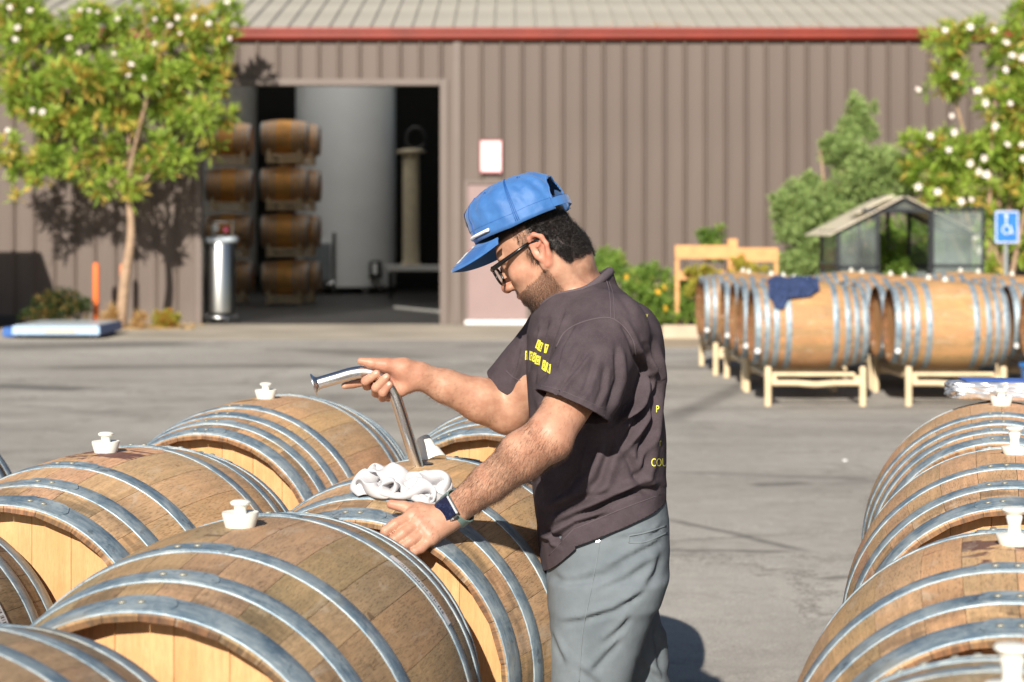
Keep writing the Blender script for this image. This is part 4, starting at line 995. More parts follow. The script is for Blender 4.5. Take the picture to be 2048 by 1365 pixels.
# ------------------------------------------------------------------ the man: fields joined smoothly, then turned into one skin
class Field:
    def __init__(s, lo, hi, h):
        s.lo = np.array(lo, float); s.h = h; s.n = np.ceil((np.array(hi) - s.lo) / h).astype(int) + 1
        s.D = np.full(s.n, 0.5, np.float32)
    def box(s, lo, hi):
        a = np.clip(np.floor((np.array(lo) - s.lo) / s.h).astype(int), 0, s.n); b = np.clip(np.ceil((np.array(hi) - s.lo) / s.h).astype(int) + 1, 0, s.n)
        sl = tuple(slice(i, j) for i, j in zip(a, b))
        ax = [(s.lo[k] + s.h * np.arange(a[k], b[k])).astype(np.float32) for k in range(3)]
        return sl, ax[0][:, None, None], ax[1][None, :, None], ax[2][None, None, :]
    def put(s, lo, hi, fn, k, sub=False):
        pad = k + 4 * s.h + .004; sl, X_, Y_, Z_ = s.box(np.array(lo) - pad, np.array(hi) + pad)
        if any(q.start >= q.stop for q in sl): return
        d = fn(X_, Y_, Z_).astype(np.float32); D = s.D[sl]
        if sub:
            h = np.clip(.5 - .5 * (D + d) / k, 0, 1) if k > 0 else (D < -d).astype(np.float32)
            s.D[sl] = D * (1 - h) + (-d) * h + k * h * (1 - h)
        elif k <= 0: s.D[sl] = np.minimum(D, d)
        else:
            h = np.clip(.5 + .5 * (d - D) / k, 0, 1); s.D[sl] = d * (1 - h) + D * h - k * h * (1 - h)
    def cone(s, a, b, ra, rb, k=.01, sub=False):
        a = np.array(a, float); b = np.array(b, float); ab = b - a; L = float(ab @ ab) + 1e-12; rm = max(ra, rb)
        def fn(X_, Y_, Z_):
            px, py, pz = X_ - a[0], Y_ - a[1], Z_ - a[2]
            t = np.clip((px * ab[0] + py * ab[1] + pz * ab[2]) / L, 0, 1)
            return np.sqrt((px - ab[0] * t) ** 2 + (py - ab[1] * t) ** 2 + (pz - ab[2] * t) ** 2) - (ra + (rb - ra) * t)
        s.put(np.minimum(a, b) - rm, np.maximum(a, b) + rm, fn, k, sub)
    def chain(s, pts, rs, k=.01):
        for i in range(len(pts) - 1): s.cone(pts[i], pts[i + 1], rs[i], rs[i + 1], k)
    def ell(s, c, r, R=None, k=.01, sub=False):
        c = np.array(c, float); r = np.array(r, float); R = np.eye(3) if R is None else np.array(R); rm = r.max()
        def fn(X_, Y_, Z_):
            p = (X_ - c[0], Y_ - c[1], Z_ - c[2]); q = [R[i][0] * p[0] + R[i][1] * p[1] + R[i][2] * p[2] for i in range(3)]
            k0 = np.sqrt((q[0] / r[0]) ** 2 + (q[1] / r[1]) ** 2 + (q[2] / r[2]) ** 2); k1 = np.sqrt((q[0] / r[0] ** 2) ** 2 + (q[1] / r[1] ** 2) ** 2 + (q[2] / r[2] ** 2) ** 2)
            return k0 * (k0 - 1) / (k1 + 1e-6)
        s.put(c - rm, c + rm, fn, k, sub)
    def loft(s, keys, k=.01, p=2.4, yaw=0.0):
        """keys: z, cx, cy, rx, ry from bottom to top"""
        K = np.array(keys, float); K = K[np.argsort(K[:, 0])]; ca, sa = math.cos(yaw), math.sin(yaw)
        def fn(X_, Y_, Z_):
            I = [np.interp(Z_, K[:, 0], K[:, j]) for j in range(1, 5)]
            dx, dy = X_ - I[0], Y_ - I[1]; u, v = dx * ca + dy * sa, -dx * sa + dy * ca
            rr_ = (np.abs(u / I[2]) ** p + np.abs(v / I[3]) ** p) ** (1 / p)
            d = (rr_ - 1) * np.minimum(I[2], I[3]); dz = np.maximum(K[0, 0] - Z_, Z_ - K[-1, 0])
            return np.maximum(d, dz)
        m = K[:, 3:5].max(); s.put((K[:, 1].min() - m, K[:, 2].min() - m, K[0, 0]), (K[:, 1].max() + m, K[:, 2].max() + m, K[-1, 0]), fn, k)
    def skin(s):
        D = s.D; ins = D < 0; n = np.array(D.shape)
        c = [ins[i:n[0] - 1 + i, j:n[1] - 1 + j, k:n[2] - 1 + k] for i in (0, 1) for j in (0, 1) for k in (0, 1)]
        anyi = c[0].copy(); alli = c[0].copy()
        for q in c[1:]: anyi |= q; alli &= q
        cell = np.argwhere(anyi & ~alli); idx = -np.ones(n - 1, np.int32); idx[tuple(cell.T)] = np.arange(len(cell))
        acc = np.zeros((len(cell), 3)); cnt = np.zeros(len(cell))
        cor = [(i, j, k) for i in (0, 1) for j in (0, 1) for k in (0, 1)]
        val = {q: D[tuple((cell + q).T)] for q in cor}
        for q in cor:
            for ax in range(3):
                if q[ax]: continue
                q2 = list(q); q2[ax] = 1; q2 = tuple(q2); a, b = val[q], val[q2]; m = (a < 0) != (b < 0)
                t = np.where(m, a / np.where(m, a - b, 1), 0); p = np.tile(np.array(q, float), (len(cell), 1)); p[:, ax] += t
                acc[m] += p[m]; cnt[m] += 1
        V = s.lo + (cell + acc / cnt[:, None]) * s.h; Fs = []
        for ax in range(3):
            o1, o2 = (ax + 1) % 3, (ax + 2) % 3
            a = [slice(0, -1) if i == ax else slice(1, -1) for i in range(3)]; b = [slice(1, None) if i == ax else slice(1, -1) for i in range(3)]
            A, B = ins[tuple(a)], ins[tuple(b)]
            for flip, m in ((False, A & ~B), (True, ~A & B)):
                e = np.argwhere(m)
                if not len(e): continue
                e[:, o1] += 1; e[:, o2] += 1; g = []
                for d1, d2 in ((1, 1), (0, 1), (0, 0), (1, 0)):
                    q = e.copy(); q[:, o1] -= d1; q[:, o2] -= d2; g.append(idx[tuple(q.T)])
                f = np.stack(g, 1); Fs.append(f[:, ::-1] if flip else f)
        return V, np.concatenate(Fs)

def smooth_v(V, Fc, it=2, lam=.5):
    n = len(V); E = np.concatenate([Fc[:, [0, 1]], Fc[:, [1, 2]], Fc[:, [2, 3]], Fc[:, [3, 0]]])
    for _ in range(it):
        A = np.zeros_like(V); c = np.bincount(E[:, 0], minlength=n) + np.bincount(E[:, 1], minlength=n)
        for k in range(3): A[:, k] = np.bincount(E[:, 0], V[E[:, 1], k], n) + np.bincount(E[:, 1], V[E[:, 0], k], n)
        V = V * (1 - lam) + lam * A / np.maximum(c, 1)[:, None]
    return V
def vnormals(V, Fc):
    a = V[Fc[:, 2]] - V[Fc[:, 0]]; b = V[Fc[:, 3]] - V[Fc[:, 1]]; fn = np.cross(a, b); Nn = np.zeros_like(V)
    for k in range(4):
        for j in range(3): Nn[:, j] += np.bincount(Fc[:, k], fn[:, j], len(V))
    return Nn / (np.linalg.norm(Nn, axis=1)[:, None] + 1e-12)
def fast_mesh(V, Fc, mats, name):
    me = bpy.data.meshes.new(name); me.vertices.add(len(V)); me.vertices.foreach_set('co', V.astype(np.float32).ravel())
    me.loops.add(Fc.size); me.loops.foreach_set('vertex_index', Fc.astype(np.int32).ravel()); me.polygons.add(len(Fc))
    me.polygons.foreach_set('loop_start', np.arange(0, Fc.size, Fc.shape[1], dtype=np.int32))
    me.polygons.foreach_set('use_smooth', np.ones(len(Fc), bool)); me.update(calc_edges=True); me.validate()
    for m in (mats if isinstance(mats, list) else [mats]): me.materials.append(m)
    return me
def drop_cells(V, Fc, keep):
    f = Fc[keep]; u, inv = np.unique(f, return_inverse=True); return V[u], inv.reshape(f.shape)
def pix(V):                               # photograph pixel of a point
    s = FPX / V[:, 1]; return 1024 + V[:, 0] * s, 469 + (H - V[:, 2]) * s
def seg_d(px, py, pts):
    """distance (pixels), side sign and run 0..1 along a polyline"""
    best = np.full(len(px), 1e9); side = np.zeros(len(px)); run = np.zeros(len(px)); tot = sum(math.dist(a, b) for a, b in zip(pts, pts[1:])); acc = 0
    for a, b in zip(pts, pts[1:]):
        dx, dy = b[0] - a[0], b[1] - a[1]; L = math.hypot(dx, dy); t = np.clip(((px - a[0]) * dx + (py - a[1]) * dy) / L ** 2, 0, 1)
        qx, qy = px - a[0] - t * dx, py - a[1] - t * dy; d = np.hypot(qx, qy); m = d < best
        best[m] = d[m]; side[m] = np.sign(dx * qy - dy * qx)[m]; run[m] = (acc + t * L)[m] / tot; acc += L
    return best, side * best, run
def wrinkle(V, Nn, folds, near=None):
    """cloth folds: a crease polyline with a soft ridge beside it; sizes in pixels and metres"""
    px, py = pix(V); o = np.zeros(len(V)); front = Nn[:, 1] < .35
    for pts, w, amp in folds:
        d, sd_, run = seg_d(px, py, pts); fade = np.clip(np.minimum(run, 1 - run) * 5 + .12, 0, 1)
        e = np.exp(-(d / w) ** 2) * -1.0 + .9 * np.exp(-((sd_ + w * 1.5) / (w * 1.3)) ** 2) * np.exp(-(np.maximum(d - w * 3, 0) / w) ** 2)
        o += 1.9 * amp * e * fade * front
    return V + Nn * o[:, None]
def nz_field(V, sc, seed, octv=2):
    return np.array([noise.fractal(Vector(p) * sc + Vector((seed, 0, 0)), 1.0, 2.0, octv) for p in V])

YM = 3.93
PER = thing('person', (.2, YM, zg(YM)), label='man in blue cap and dark t-shirt holding a steel wand in a barrel', cat='person')
PO = Vector(PER.location)
def plink(name, me, parent=PER):
    o = link(name, me, parent)
    if parent is PER: o.location = -PO
    return o

# head frame
HY, HP, HS = math.radians(18), math.radians(31), .97
f_ = np.array([-math.cos(HY) * math.cos(HP), math.sin(HY) * math.cos(HP), -math.sin(HP)])
l_ = np.array([-math.sin(HY), -math.cos(HY), 0.0]); u_ = np.cross(f_, l_)
EAR = np.array(at(1078, 508, YM - .10)[:]); HC = EAR - l_ * .073 * HS
def hd(x, y, z): return HC + HS * (x * f_ + y * l_ + z * u_)
HR = np.stack([f_, l_, u_])
def he(B, c, r, k=.012, sub=False, tilt=None):
    R = HR
    if tilt is not None: R = np.array(Euler(tilt).to_matrix()) @ HR
    B.ell(hd(*c), np.array(r) * HS, R, k, sub)
def hc(B, a, b, ra, rb, k=.01, sub=False): B.cone(hd(*a), hd(*b), ra * HS, rb * HS, k, sub)

A = lambda px, py, Y: np.array(at(px, py, Y)[:])
B = Field((-.37, 3.50, .84), (.36, 4.33, 1.62), .0026)
# skull and face
he(B, (.009, 0, .050), (.074, .077, .085)); he(B, (.045, 0, .035), (.050, .064, .060), .02)
he(B, (.050, 0, -.030), (.046, .052, .062), .02)
for s in (-1, 1):
    hc(B, (-.004, s * .058, -.045), (.052, s * .022, -.084), .017, .017, .025)
    he(B, (.058, s * .040, -.008), (.026, .022, .020), .016)           # cheek
    hc(B, (.086, s * .008, .040), (.078, s * .050, .038), .009, .008, .012)  # brow
    he(B, (.092, s * .031, .019), (.014, .017, .011), .008, True)      # eye socket
    he(B, (.079, s * .031, .019), (.0125, .0125, .0125), .003)          # eyeball and lid
he(B, (.064, 0, -.083), (.020, .024, .018), .02)
hc(B, (.092, 0, .030), (.112, 0, -.012), .008, .0105, .010); he(B, (.112, 0, -.014), (.0125, .012, .011), .006)
for s in (-1, 1): he(B, (.103, s * .012, -.018), (.011, .008, .008), .006); he(B, (.107, s * .007, -.0265), (.006, .004, .004), .003, True)
he(B, (.080, 0, -.048), (.018, .026, .018), .015); he(B, (.094, 0, -.045), (.010, .023, .0055), .004); he(B, (.089, 0, -.057), (.010, .020, .007), .004)
hc(B, (.100, -.022, -.0510), (.100, .022, -.0510), .0022, .0022, .003, True)
hc(B, (-.03, 0, -.03), (.035, 0, -.075), .045, .03, .03)               # under the jaw
# ears
for s in (-1, 1):
    ear = [(.006, s * .074, .022), (.000, s * .082, .034), (-.014, s * .088, .036), (-.026, s * .089, .024), (-.027, s * .087, .006), (-.018, s * .082, -.014), (-.006, s * .076, -.028), (.004, s * .072, -.030), (.006, s * .071, -.018)]
    he(B, (-.008, s * .078, .004), (.020, .005, .028), .004); he(B, (-.006, s * .085, .006), (.011, .007, .016), .004, True)
    for a, b in zip(ear, ear[1:]): hc(B, a, b, .0048, .0048, .004)
    hc(B, (-.020, s * .084, .018), (-.006, s * .082, .012), .0030, .0030, .004); hc(B, (.005, s * .076, .002), (.001, s * .080, -.010), .004, .004, .004)
# neck
nb = A(1150, 600, YM + .01)
B.cone(hd(-.014, 0, -.010), nb, .047, .054, .03); B.cone(hd(.010, 0, -.045), A(1140, 608, YM - .01), .048, .055, .03)
B.cone(hd(-.022, 0, .0), A(1158, 578, YM + .02), .040, .046, .03); B.cone(hd(-.02, .055, -.03), A(1155, 600, YM - .07), .016, .02, .02)
# trunk under the shirt
B.loft([(.85, X(1213, YM), YM, .10, .15), (1.0, X(1196, YM), YM, .105, .15), (1.2, X(1188, YM), YM, .10, .16), (1.32, X(1176, YM), YM, .060, .13), (1.35, X(1176, YM), YM, .045, .08)], .03)
SHN, SHF = A(1222, 668, YM - .17), A(1120, 668, YM + .17)
B.cone(SHN, nb, .044, .040, .03); B.cone(SHF, nb, .044, .040, .03)
# near arm (his left), hand flat on the rim of the barrel
EL = A(1098, 872, 3.60); WR = A(908, 1022, 3.690)
B.cone(SHN, EL, .052, .041, .02)
m1 = EL + (WR - EL) * .28
B.cone(EL, m1, .0415, .0420, .015); B.cone(m1, EL + (WR - EL) * .62, .0420, .0345, .015); B.cone(EL + (WR - EL) * .62, WR, .0345, .0275, .012)
B.ell(EL + (WR - EL) * .2 + np.array([0, -.012, .006]), (.05, .030, .030), None, .02)
B.ell(EL + np.array([.012, 0, -.02]), (.022, .026, .018), None, .02)
def hand_plate(Bf, wr, mcps, r0, k=.012):
    for m_ in mcps: Bf.cone(wr, m_, r0, .0120, k)
    for a, b in zip(mcps, mcps[1:]): Bf.cone(a, b, .0125, .012, .008)
HN = []  # joints kept for nails and hair
wr1 = A(886, 1038, 3.682)
mcp = [A(826, 1033, 3.664), A(838, 1047, 3.656), A(849, 1061, 3.650), A(861, 1075, 3.646)]
B.cone(WR, wr1, .0275, .026, .01); B.ell((wr1 + mcp[1] + mcp[2]) / 3, (.030, .020, .024), None, .02)
hand_plate(B, wr1, mcp, .022)
B.cone(WR + np.array([.0, -.012, -.012]), mcp[3], .019, .014, .012)
for j, (pip, dip, tip, r) in enumerate([(A(790, 1049, 3.642), A(771, 1063, 3.636), A(765, 1080, 3.642), .0100), (A(806, 1067, 3.634), A(789, 1079, 3.628), A(783, 1094, 3.636), .0104),
                                        (A(822, 1083, 3.632), A(806, 1093, 3.626), A(800, 1106, 3.634), .0100), (A(842, 1097, 3.632), A(829, 1103, 3.626), A(823, 1114, 3.634), .0090)]):
    B.cone(mcp[j], pip, .0118, r + .0008, .0012); B.cone(pip, dip, r + .0008, r - .0004, .001); B.cone(dip, tip, r - .0004, r - .0018, .002)
    B.ell(pip + np.array([0, -.001, .001]), (r * 1.02,) * 3, None, .001); B.ell(mcp[j] + np.array([.0, -.003, .004]), (.0125, .011, .011), None, .006)
t0, t1, t2, t3 = A(868, 1036, 3.682), A(838, 1022, 3.680), A(808, 1014, 3.676), A(782, 1009, 3.674)
B.cone(wr1, t1, .020, .014, .012); B.cone(t0, t1, .018, .0135, .01); B.cone(t1, t2, .0130, .0108, .004); B.cone(t2, t3, .0112, .0088, .003)
B.cone(t1, mcp[0], .011, .011, .012)
# far arm (his right), closed round the wand
ELF = A(1016, 822, 4.15); WRF = A(838, 752, 4.085)
B.cone(SHF, ELF, .056, .047, .02); B.ell((SHF + ELF) / 2, (.05, .05, .07), None, .02)
B.cone(ELF, ELF + (WRF - ELF) * .3, .047, .0450, .015); B.cone(ELF + (WRF - ELF) * .3, ELF + (WRF - ELF) * .7, .0450, .0340, .015); B.cone(ELF + (WRF - ELF) * .7, WRF, .0340, .0265, .012)
WD = 4.06                                                              # the wand's depth at the hand
pm_ = A(800, 752, 4.085)
B.ell(pm_, (.036, .020, .030), None, .012); B.cone(WRF, pm_, .0255, .024, .012)
B.cone(A(812, 768, 4.082), A(802, 778, 4.075), .022, .017, .012)        # heel of the palm
mf = [A(764, 746, 4.098), A(768, 760, 4.100), A(778, 772, 4.098), A(790, 782, 4.092)]
for m_ in mf: B.cone(pm_, m_, .018, .0115, .010)
# index: runs on under the wand to the left
B.cone(mf[0], A(735, 762, 4.092), .0115, .0098, .003); B.cone(A(735, 762, 4.092), A(706, 769, 4.080), .0098, .0085, .002); B.cone(A(706, 769, 4.080), A(689, 772, 4.070), .0085, .0072, .002)
# three fingers wrapped under and in front of the tube
FT = []
for m_, pip, dip, tip, r in [(mf[1], A(734, 772, 4.070), A(731, 763, 4.040), A(753, 748, 4.033), .0098), (mf[2], A(752, 786, 4.064), A(752, 776, 4.034), A(773, 755, 4.028), .0098), (mf[3], A(765, 796, 4.060), A(766, 787, 4.034), A(779, 770, 4.030), .0088)]:
    B.cone(m_, pip, .0110, r, .003); B.cone(pip, dip, r, r - .0002, .0022); B.cone(dip, tip, r - .0002, r - .0012, .0018); FT.append((dip, tip, r))
B.cone(mf[3], A(776, 795, 4.085), .011, .0095, .004)
# thumb lying over the top of the tube
u0, u1, u2, u3 = A(806, 738, 4.070), A(772, 731, 4.056), A(744, 727, 4.052), A(722, 723, 4.050)
B.cone(WRF, u0, .024, .021, .012); B.cone(u0, u1, .0215, .0150, .010); B.cone(u1, u2, .0148, .0112, .005); B.cone(u2, u3, .0114, .0082, .003)
V, Fc = B.skin(); V = smooth_v(V, Fc, 2, .5); del B

# paint the skin: redness, beard, lips, hair shade, by position
L = (V - HC) / HS; hx, hy, hz = L @ f_, L @ l_, L @ u_
inhead = (np.abs(hx) < .16) & (np.abs(hy) < .11) & (np.abs(hz) < .16)
def ss(v, a, b): t = np.clip((v - a) / (b - a), 0, 1); return t * t * (3 - 2 * t)
red = np.zeros(len(V)); dark = np.zeros(len(V)); lip = np.zeros(len(V)); scalp = np.zeros(len(V))
earm = ss(np.abs(hy), .076, .083) * (hx > -.035) * (hx < .012) * inhead; red += earm * .8
red += inhead * (np.exp(-(((hx - .112) / .015) ** 2 + (hy / .02) ** 2 + ((hz + .014) / .015) ** 2)) * .7)
red += inhead * np.exp(-(((hx - .06) / .03) ** 2 + ((hz + .008) / .02) ** 2)) * .25
nb_ = np.array([noise.noise(Vector(p) * 70) for p in V[inhead]]); nbf = np.zeros(len(V)); nbf[inhead] = nb_
line = -.012 - .55 * (hx - .0) * .35                                    # upper edge of the beard drops forward
bd = ss(-hz + line - .010 + nbf * .004, .0, .018) * ss(hx, -.012, .012) * (1 - ss(-hz, .100, .118)) * inhead
must = np.exp(-(((hx - .092) / .02) ** 4 + (hy / .030) ** 4 + ((hz + .036) / .008) ** 2)) * inhead
dark = np.clip(bd * (.7 + .6 * ss(hx, .03, .075) * ss(-hz, .05, .08)) + must, 0, 1)
lip = inhead * ss(hx, .086, .091) * np.exp(-((hy / .021) ** 4)) * np.exp(-(((hz + .051) / .010) ** 4)); dark *= (1 - lip)
sb = ss(hx, -.012, -.004) * (1 - ss(hx, .020, .030)) * ss(hz, -.020, .0) * (np.abs(hy) > .045) * (np.abs(hy) < .079); dark = np.maximum(dark, sb * inhead * .9)
brow = np.exp(-(((hz - .041) / .006) ** 2)) * ss(hx, .070, .080) * (np.abs(hy) > .010) * (np.abs(hy) < .05) * inhead; dark = np.maximum(dark, brow)
back = inhead * ss(-hx + .35 * (hz) + .0, .018, .028) * ss(hz + nbf * .006 + .2 * (hx + .09), -.046, -.034) * (np.abs(hy) < .0815)
scalp = np.maximum(back, inhead * ss(hz, .058, .066))
for p in (mcp + [A(790, 1049, 3.642), A(806, 1067, 3.634), A(822, 1083, 3.632), A(842, 1097, 3.632)]): red += .45 * np.exp(-((np.linalg.norm(V - (p + np.array([0, -.012, .008])), axis=1) / .010) ** 2))
red += .8 * np.exp(-((np.linalg.norm(V - t3, axis=1) / .018) ** 2)); red += .5 * np.exp(-((np.linalg.norm(V - A(780, 760, 4.07), axis=1) / .05) ** 2))
red += .25 * np.exp(-((np.linalg.norm(V - EL, axis=1) / .05) ** 2))
tan = ss(-np.linalg.norm(V - (EL + WR) / 2, axis=1), -.30, -.12) * (V[:, 1] < 3.80)
colr = np.stack([np.clip(red, 0, 1), np.clip(dark, 0, 1), np.clip(np.maximum(scalp, 0), 0, 1), np.clip(lip + 0 * tan, 0, 1)], 1)
n = N('skin', rough=0.47, spec=0.35); a = n.n.new('ShaderNodeAttribute'); a.attribute_name = 'paint'
r_g_b = n.n.new('ShaderNodeSeparateColor'); n.L(a.outputs['Color'], r_g_b.inputs[0]); o_ = n.obj()
c = n.mix(n.mr(n.noise(o_, 34, 5, .65), .38, .64), (0.50, 0.285, 0.190), (0.39, 0.195, 0.125))
c = n.mix(n.ma('MULTIPLY', r_g_b.outputs[0], .6), c, (0.60, 0.19, 0.13)); c = n.mix(n.ma('MULTIPLY', a.outputs['Alpha'], .7), c, (0.50, 0.17, 0.13))
bn = n.mr(n.noise(n.vm('MULTIPLY', o_, (1, 1, 1)), 380, 2, .6), .35, .6, .35, 1.0)
c = n.mix(n.ma('MULTIPLY', n.ma('MULTIPLY', r_g_b.outputs[1], bn), .72), c, (0.075, 0.038, 0.022)); c = n.mix(n.ma('MULTIPLY', r_g_b.outputs[2], .97), c, (0.010, 0.008, 0.007))
n.set('base', c); n.set('Subsurface Weight', .12); n.set('Subsurface Radius', (.010, .004, .002)); n.set('Subsurface Scale', .35)
n.bump(n.ma('ADD', n.noise(o_, 420, 2, .6), n.ma('MULTIPLY', n.noise(o_, 110, 3), 1.2)), .22, .0012); M['skin'] = n.m
me = fast_mesh(V, Fc, M['skin'], 'body'); at_ = me.attributes.new('paint', 'FLOAT_COLOR', 'POINT'); at_.data.foreach_set('color', colr.astype(np.float32).ravel())
body = plink('body', me); BV, BF, BN = V, Fc, vnormals(V, Fc)

# ---------------------------------------------------------------- t-shirt
c_sh = N('faded_plum_cotton', rough=0.92, spec=0.15); o_ = c_sh.obj()

cc = c_sh.mix(c_sh.mr(c_sh.noise(o_, 22, 5, .65), .35, .68), (0.052, 0.039, 0.045), (0.075, 0.058, 0.066)); cc = c_sh.mix(c_sh.mr(c_sh.noise(o_, 700, 2, .7), .5, .75, 0, .4), cc, (0.14, 0.11, 0.12))
c_sh.set('base', cc); c_sh.bump(c_sh.ma('ADD', c_sh.noise(o_, 900, 2, .6), c_sh.ma('MULTIPLY', c_sh.noise(o_, 75, 4, .6), 2.0)), .3, .0014); M['shirt'] = c_sh.m
T_ = Field((-.10, 3.56, .76), (.37, 4.31, 1.46), .0034)
def px_(a, b): return X((a + b) / 2, YM), (b - a) / 2 * YM / FPX
keys = []
for y, a, b, ry in [(1140, 1085, 1330, .165), (1075, 1078, 1332, .172), (1000, 1068, 1331, .172), (930, 1062, 1331, .172), (860, 1058, 1328, .174), (780, 1056, 1322, .178), (720, 1052, 1316, .184), (665, 1052, 1300, .186), (625, 1062, 1278, .172), (590, 1085, 1252, .130), (565, 1104, 1222, .095)]:
    cx, rx = px_(a, b); keys.append((Z(y, YM), cx, YM, rx, ry))
keys.append((Z(545, YM), X(1168, YM), YM, .050, .078)); T_.loft(keys, .02, 2.5)
CN, CF = A(1146, 812, 3.650), A(1032, 768, 4.155)
T_.cone(SHN + np.array([0, .02, .004]), CN + (CN - SHN) * .25, .071, .073, .035); T_.cone(SHF, CF + (CF - SHF) * .25, .068, .062, .03)
T_.cone(SHN + np.array([-.01, .05, .02]), np.array(nb) - np.array([0, 0, .02]), .052, .055, .03); T_.cone(SHF + np.array([0, 0, .015]), np.array(nb) - np.array([0, 0, .02]), .052, .055, .03)
T_.cone(A(1164, 640, YM), A(1176, 564, YM + .01), .075, .048, .03); T_.cone(A(1150, 600, YM), A(1178, 568, YM), .058, .044, .02)
T_.ell(A(1275, 700, YM), (.05, .13, .09), None, .03)
V, Fc = T_.skin(); V = smooth_v(V, Fc, 3, .5); Nn = vnormals(V, Fc)
folds = [([(1180, 700), (1150, 740), (1110, 790)], 5, .0035), ([(1232, 690), (1236, 760), (1215, 830)], 6, .004), ([(1268, 700), (1290, 740), (1270, 800), (1225, 850)], 6, .009), ([(1285, 690), (1300, 760), (1285, 830), (1240, 900)], 6, .009),
         ([(1300, 680), (1312, 760), (1300, 860), (1270, 930)], 6, .008), ([(1240, 850), (1290, 820), (1312, 770)], 7, .007), ([(1225, 880), (1200, 960), (1160, 1010)], 9, .005), ([(1250, 900), (1275, 960), (1300, 990)], 8, .004),
         ([(1100, 640), (1080, 700), (1068, 770)], 5, .004), ([(1130, 620), (1100, 700), (1090, 760)], 5, .0035), ([(1150, 650), (1122, 700), (1112, 740)], 4, .003), ([(1070, 800), (1075, 900), (1080, 1000)], 6, .004), ([(1088, 820), (1092, 900)], 5, .003),
         ([(1100, 1060), (1180, 1020), (1260, 985), (1320, 975)], 7, .006), ([(1095, 1085), (1150, 1050), (1215, 1030)], 6, .006), ([(1085, 1030), (1160, 1000), (1240, 985)], 8, .004), ([(1160, 1035), (1230, 1000), (1300, 960)], 6, .005), ([(1120, 1090), (1105, 1070), (1085, 1060)], 5, .005),
         ([(1200, 880), (1170, 940), (1120, 1000)], 10, .004), ([(1240, 640), (1262, 680), (1275, 720)], 5, .003), ([(1170, 880), (1150, 950), (1100, 1010)], 8, .003), ([(1040, 700), (1030, 740), (1020, 760)], 4, .003), ([(1215, 560), (1240, 590), (1270, 640)], 7, .0016), ([(1300, 860), (1290, 930), (1265, 975)], 8, .005),
         ([(1078, 655), (1066, 700), (1060, 740)], 3.5, .003), ([(1160, 700), (1128, 760), (1104, 800)], 5, .002), ([(1190, 720), (1170, 780), (1150, 800)], 6, .0022), ([(1210, 730), (1205, 780), (1190, 815)], 5, .0022)]
V = wrinkle(V, Nn, folds)
nf = nz_field(V, 9, 3, 3); V = V + Nn * (nf * .0035)[:, None]
bm = bmesh.new(); me = fast_mesh(V, Fc, M['shirt'], 't_shirt'); bm.from_mesh(me)
def cut(bm, co, no, center, rad_, ok=lambda p: True):
    co, no, center = Vector(co), Vector(no).normalized(), Vector(center)
    fs = [f for f in bm.faces if (f.calc_center_median() - center).length < rad_ and ok(f.calc_center_median())]; ed = {e for f in fs for e in f.edges}; vs = {v for f in fs for v in f.verts}
    bmesh.ops.bisect_plane(bm, geom=list(fs) + list(ed) + list(vs), plane_co=co, plane_no=no)
    kill = [f for f in bm.faces if (f.calc_center_median() - center).length < rad_ and ok(f.calc_center_median()) and (f.calc_center_median() - co).dot(no) > 0]
    bmesh.ops.delete(bm, geom=kill, context='FACES')
cn = Vector(A(1212, 838, 3.70) - A(1078, 786, 3.66)); nrm = cn.cross(Vector((0, 1, 0))).normalized(); dirn = Vector(CN - SHN).normalized()
if nrm.dot(dirn) < 0: nrm = -nrm
nrm = (nrm + dirn * .4).normalized()
cut(bm, A(1145, 815, 3.665), nrm, Vector(CN) + dirn * .05 , .105)
dF = Vector(CF - SHF).normalized(); cut(bm, CF, dF + Vector((.25, 0, -.1)), Vector(CF) + dF * .06, .105)
# hem: rises towards the back
cut(bm, A(1120, 1099, YM), Vector((.73, 0, -.69)), Vector((.18, YM, .78)), .42, lambda p: p.x < X(1144, YM))
cut(bm, A(1230, 1034, YM), Vector((.37, 0, -.93)), Vector((.18, YM, .78)), .42, lambda p: p.x >= X(1144, YM))
cut(bm, A(1160, 578, YM), Vector((-.565, 0, .825)), Vector(A(1150, 540, YM)), .12)
loose = [v for v in bm.verts if not v.link_faces]; bmesh.ops.delete(bm, geom=loose, context='VERTS')
bm.to_mesh(me); bm.free(); me.polygons.foreach_set('use_smooth', [True] * len(me.polygons)); me.update()
shirt = plink('t_shirt', me); md = shirt.modifiers.new('solid', 'SOLIDIFY'); md.thickness = .003; md.offset = -1
def bvh_of(me): return BVHTree.FromPolygons([v.co[:] for v in me.vertices], [p.vertices[:] for p in me.polygons])
SB = bvh_of(me); BB = BVHTree.FromPolygons(BV.tolist(), BF.tolist())
CAMV = Vector((0, 0, H))
def hit(bv, px, py, back=0.0):
    d = (at(px, py, 4.0) - CAMV).normalized(); r = bv.ray_cast(CAMV, d, 30)
    return (r[0], r[1]) if r[0] else (None, None)
def surface_line(bv, pts, r, mat, name, par, n=6, lift=.0, sub=8, sides=5):
    out = []
    for p in bezier_pts([(a, b, 0) for a, b in pts], sub):
        q, nn = hit(bv, p.x, p.y)
        if q is None: continue
        if nn.y > 0: nn = -nn
        out.append(q + nn * lift)
    if len(out) < 2: return
    out = [o for i, o in enumerate(out) if i == 0 or (o - out[i - 1]).length < .03]
    mb = MB(); mb.tube(out, r, sides); return plink(name, mb.mesh(mat, True), par) if par is PER else link(name, mb.mesh(mat, True), par)
seam_m = simple('plum_seam', (0.085, 0.065, 0.075), .9)
for pts in [[(1078, 783), (1110, 790), (1150, 808), (1208, 832)]]: surface_line(SB, pts, .0012, seam_m, 'sleeve_stitching', shirt, lift=.0002)
surface_line(SB, [(1080, 772), (1112, 778), (1155, 795), (1212, 820)], .0009, seam_m, 'sleeve_stitching', shirt)
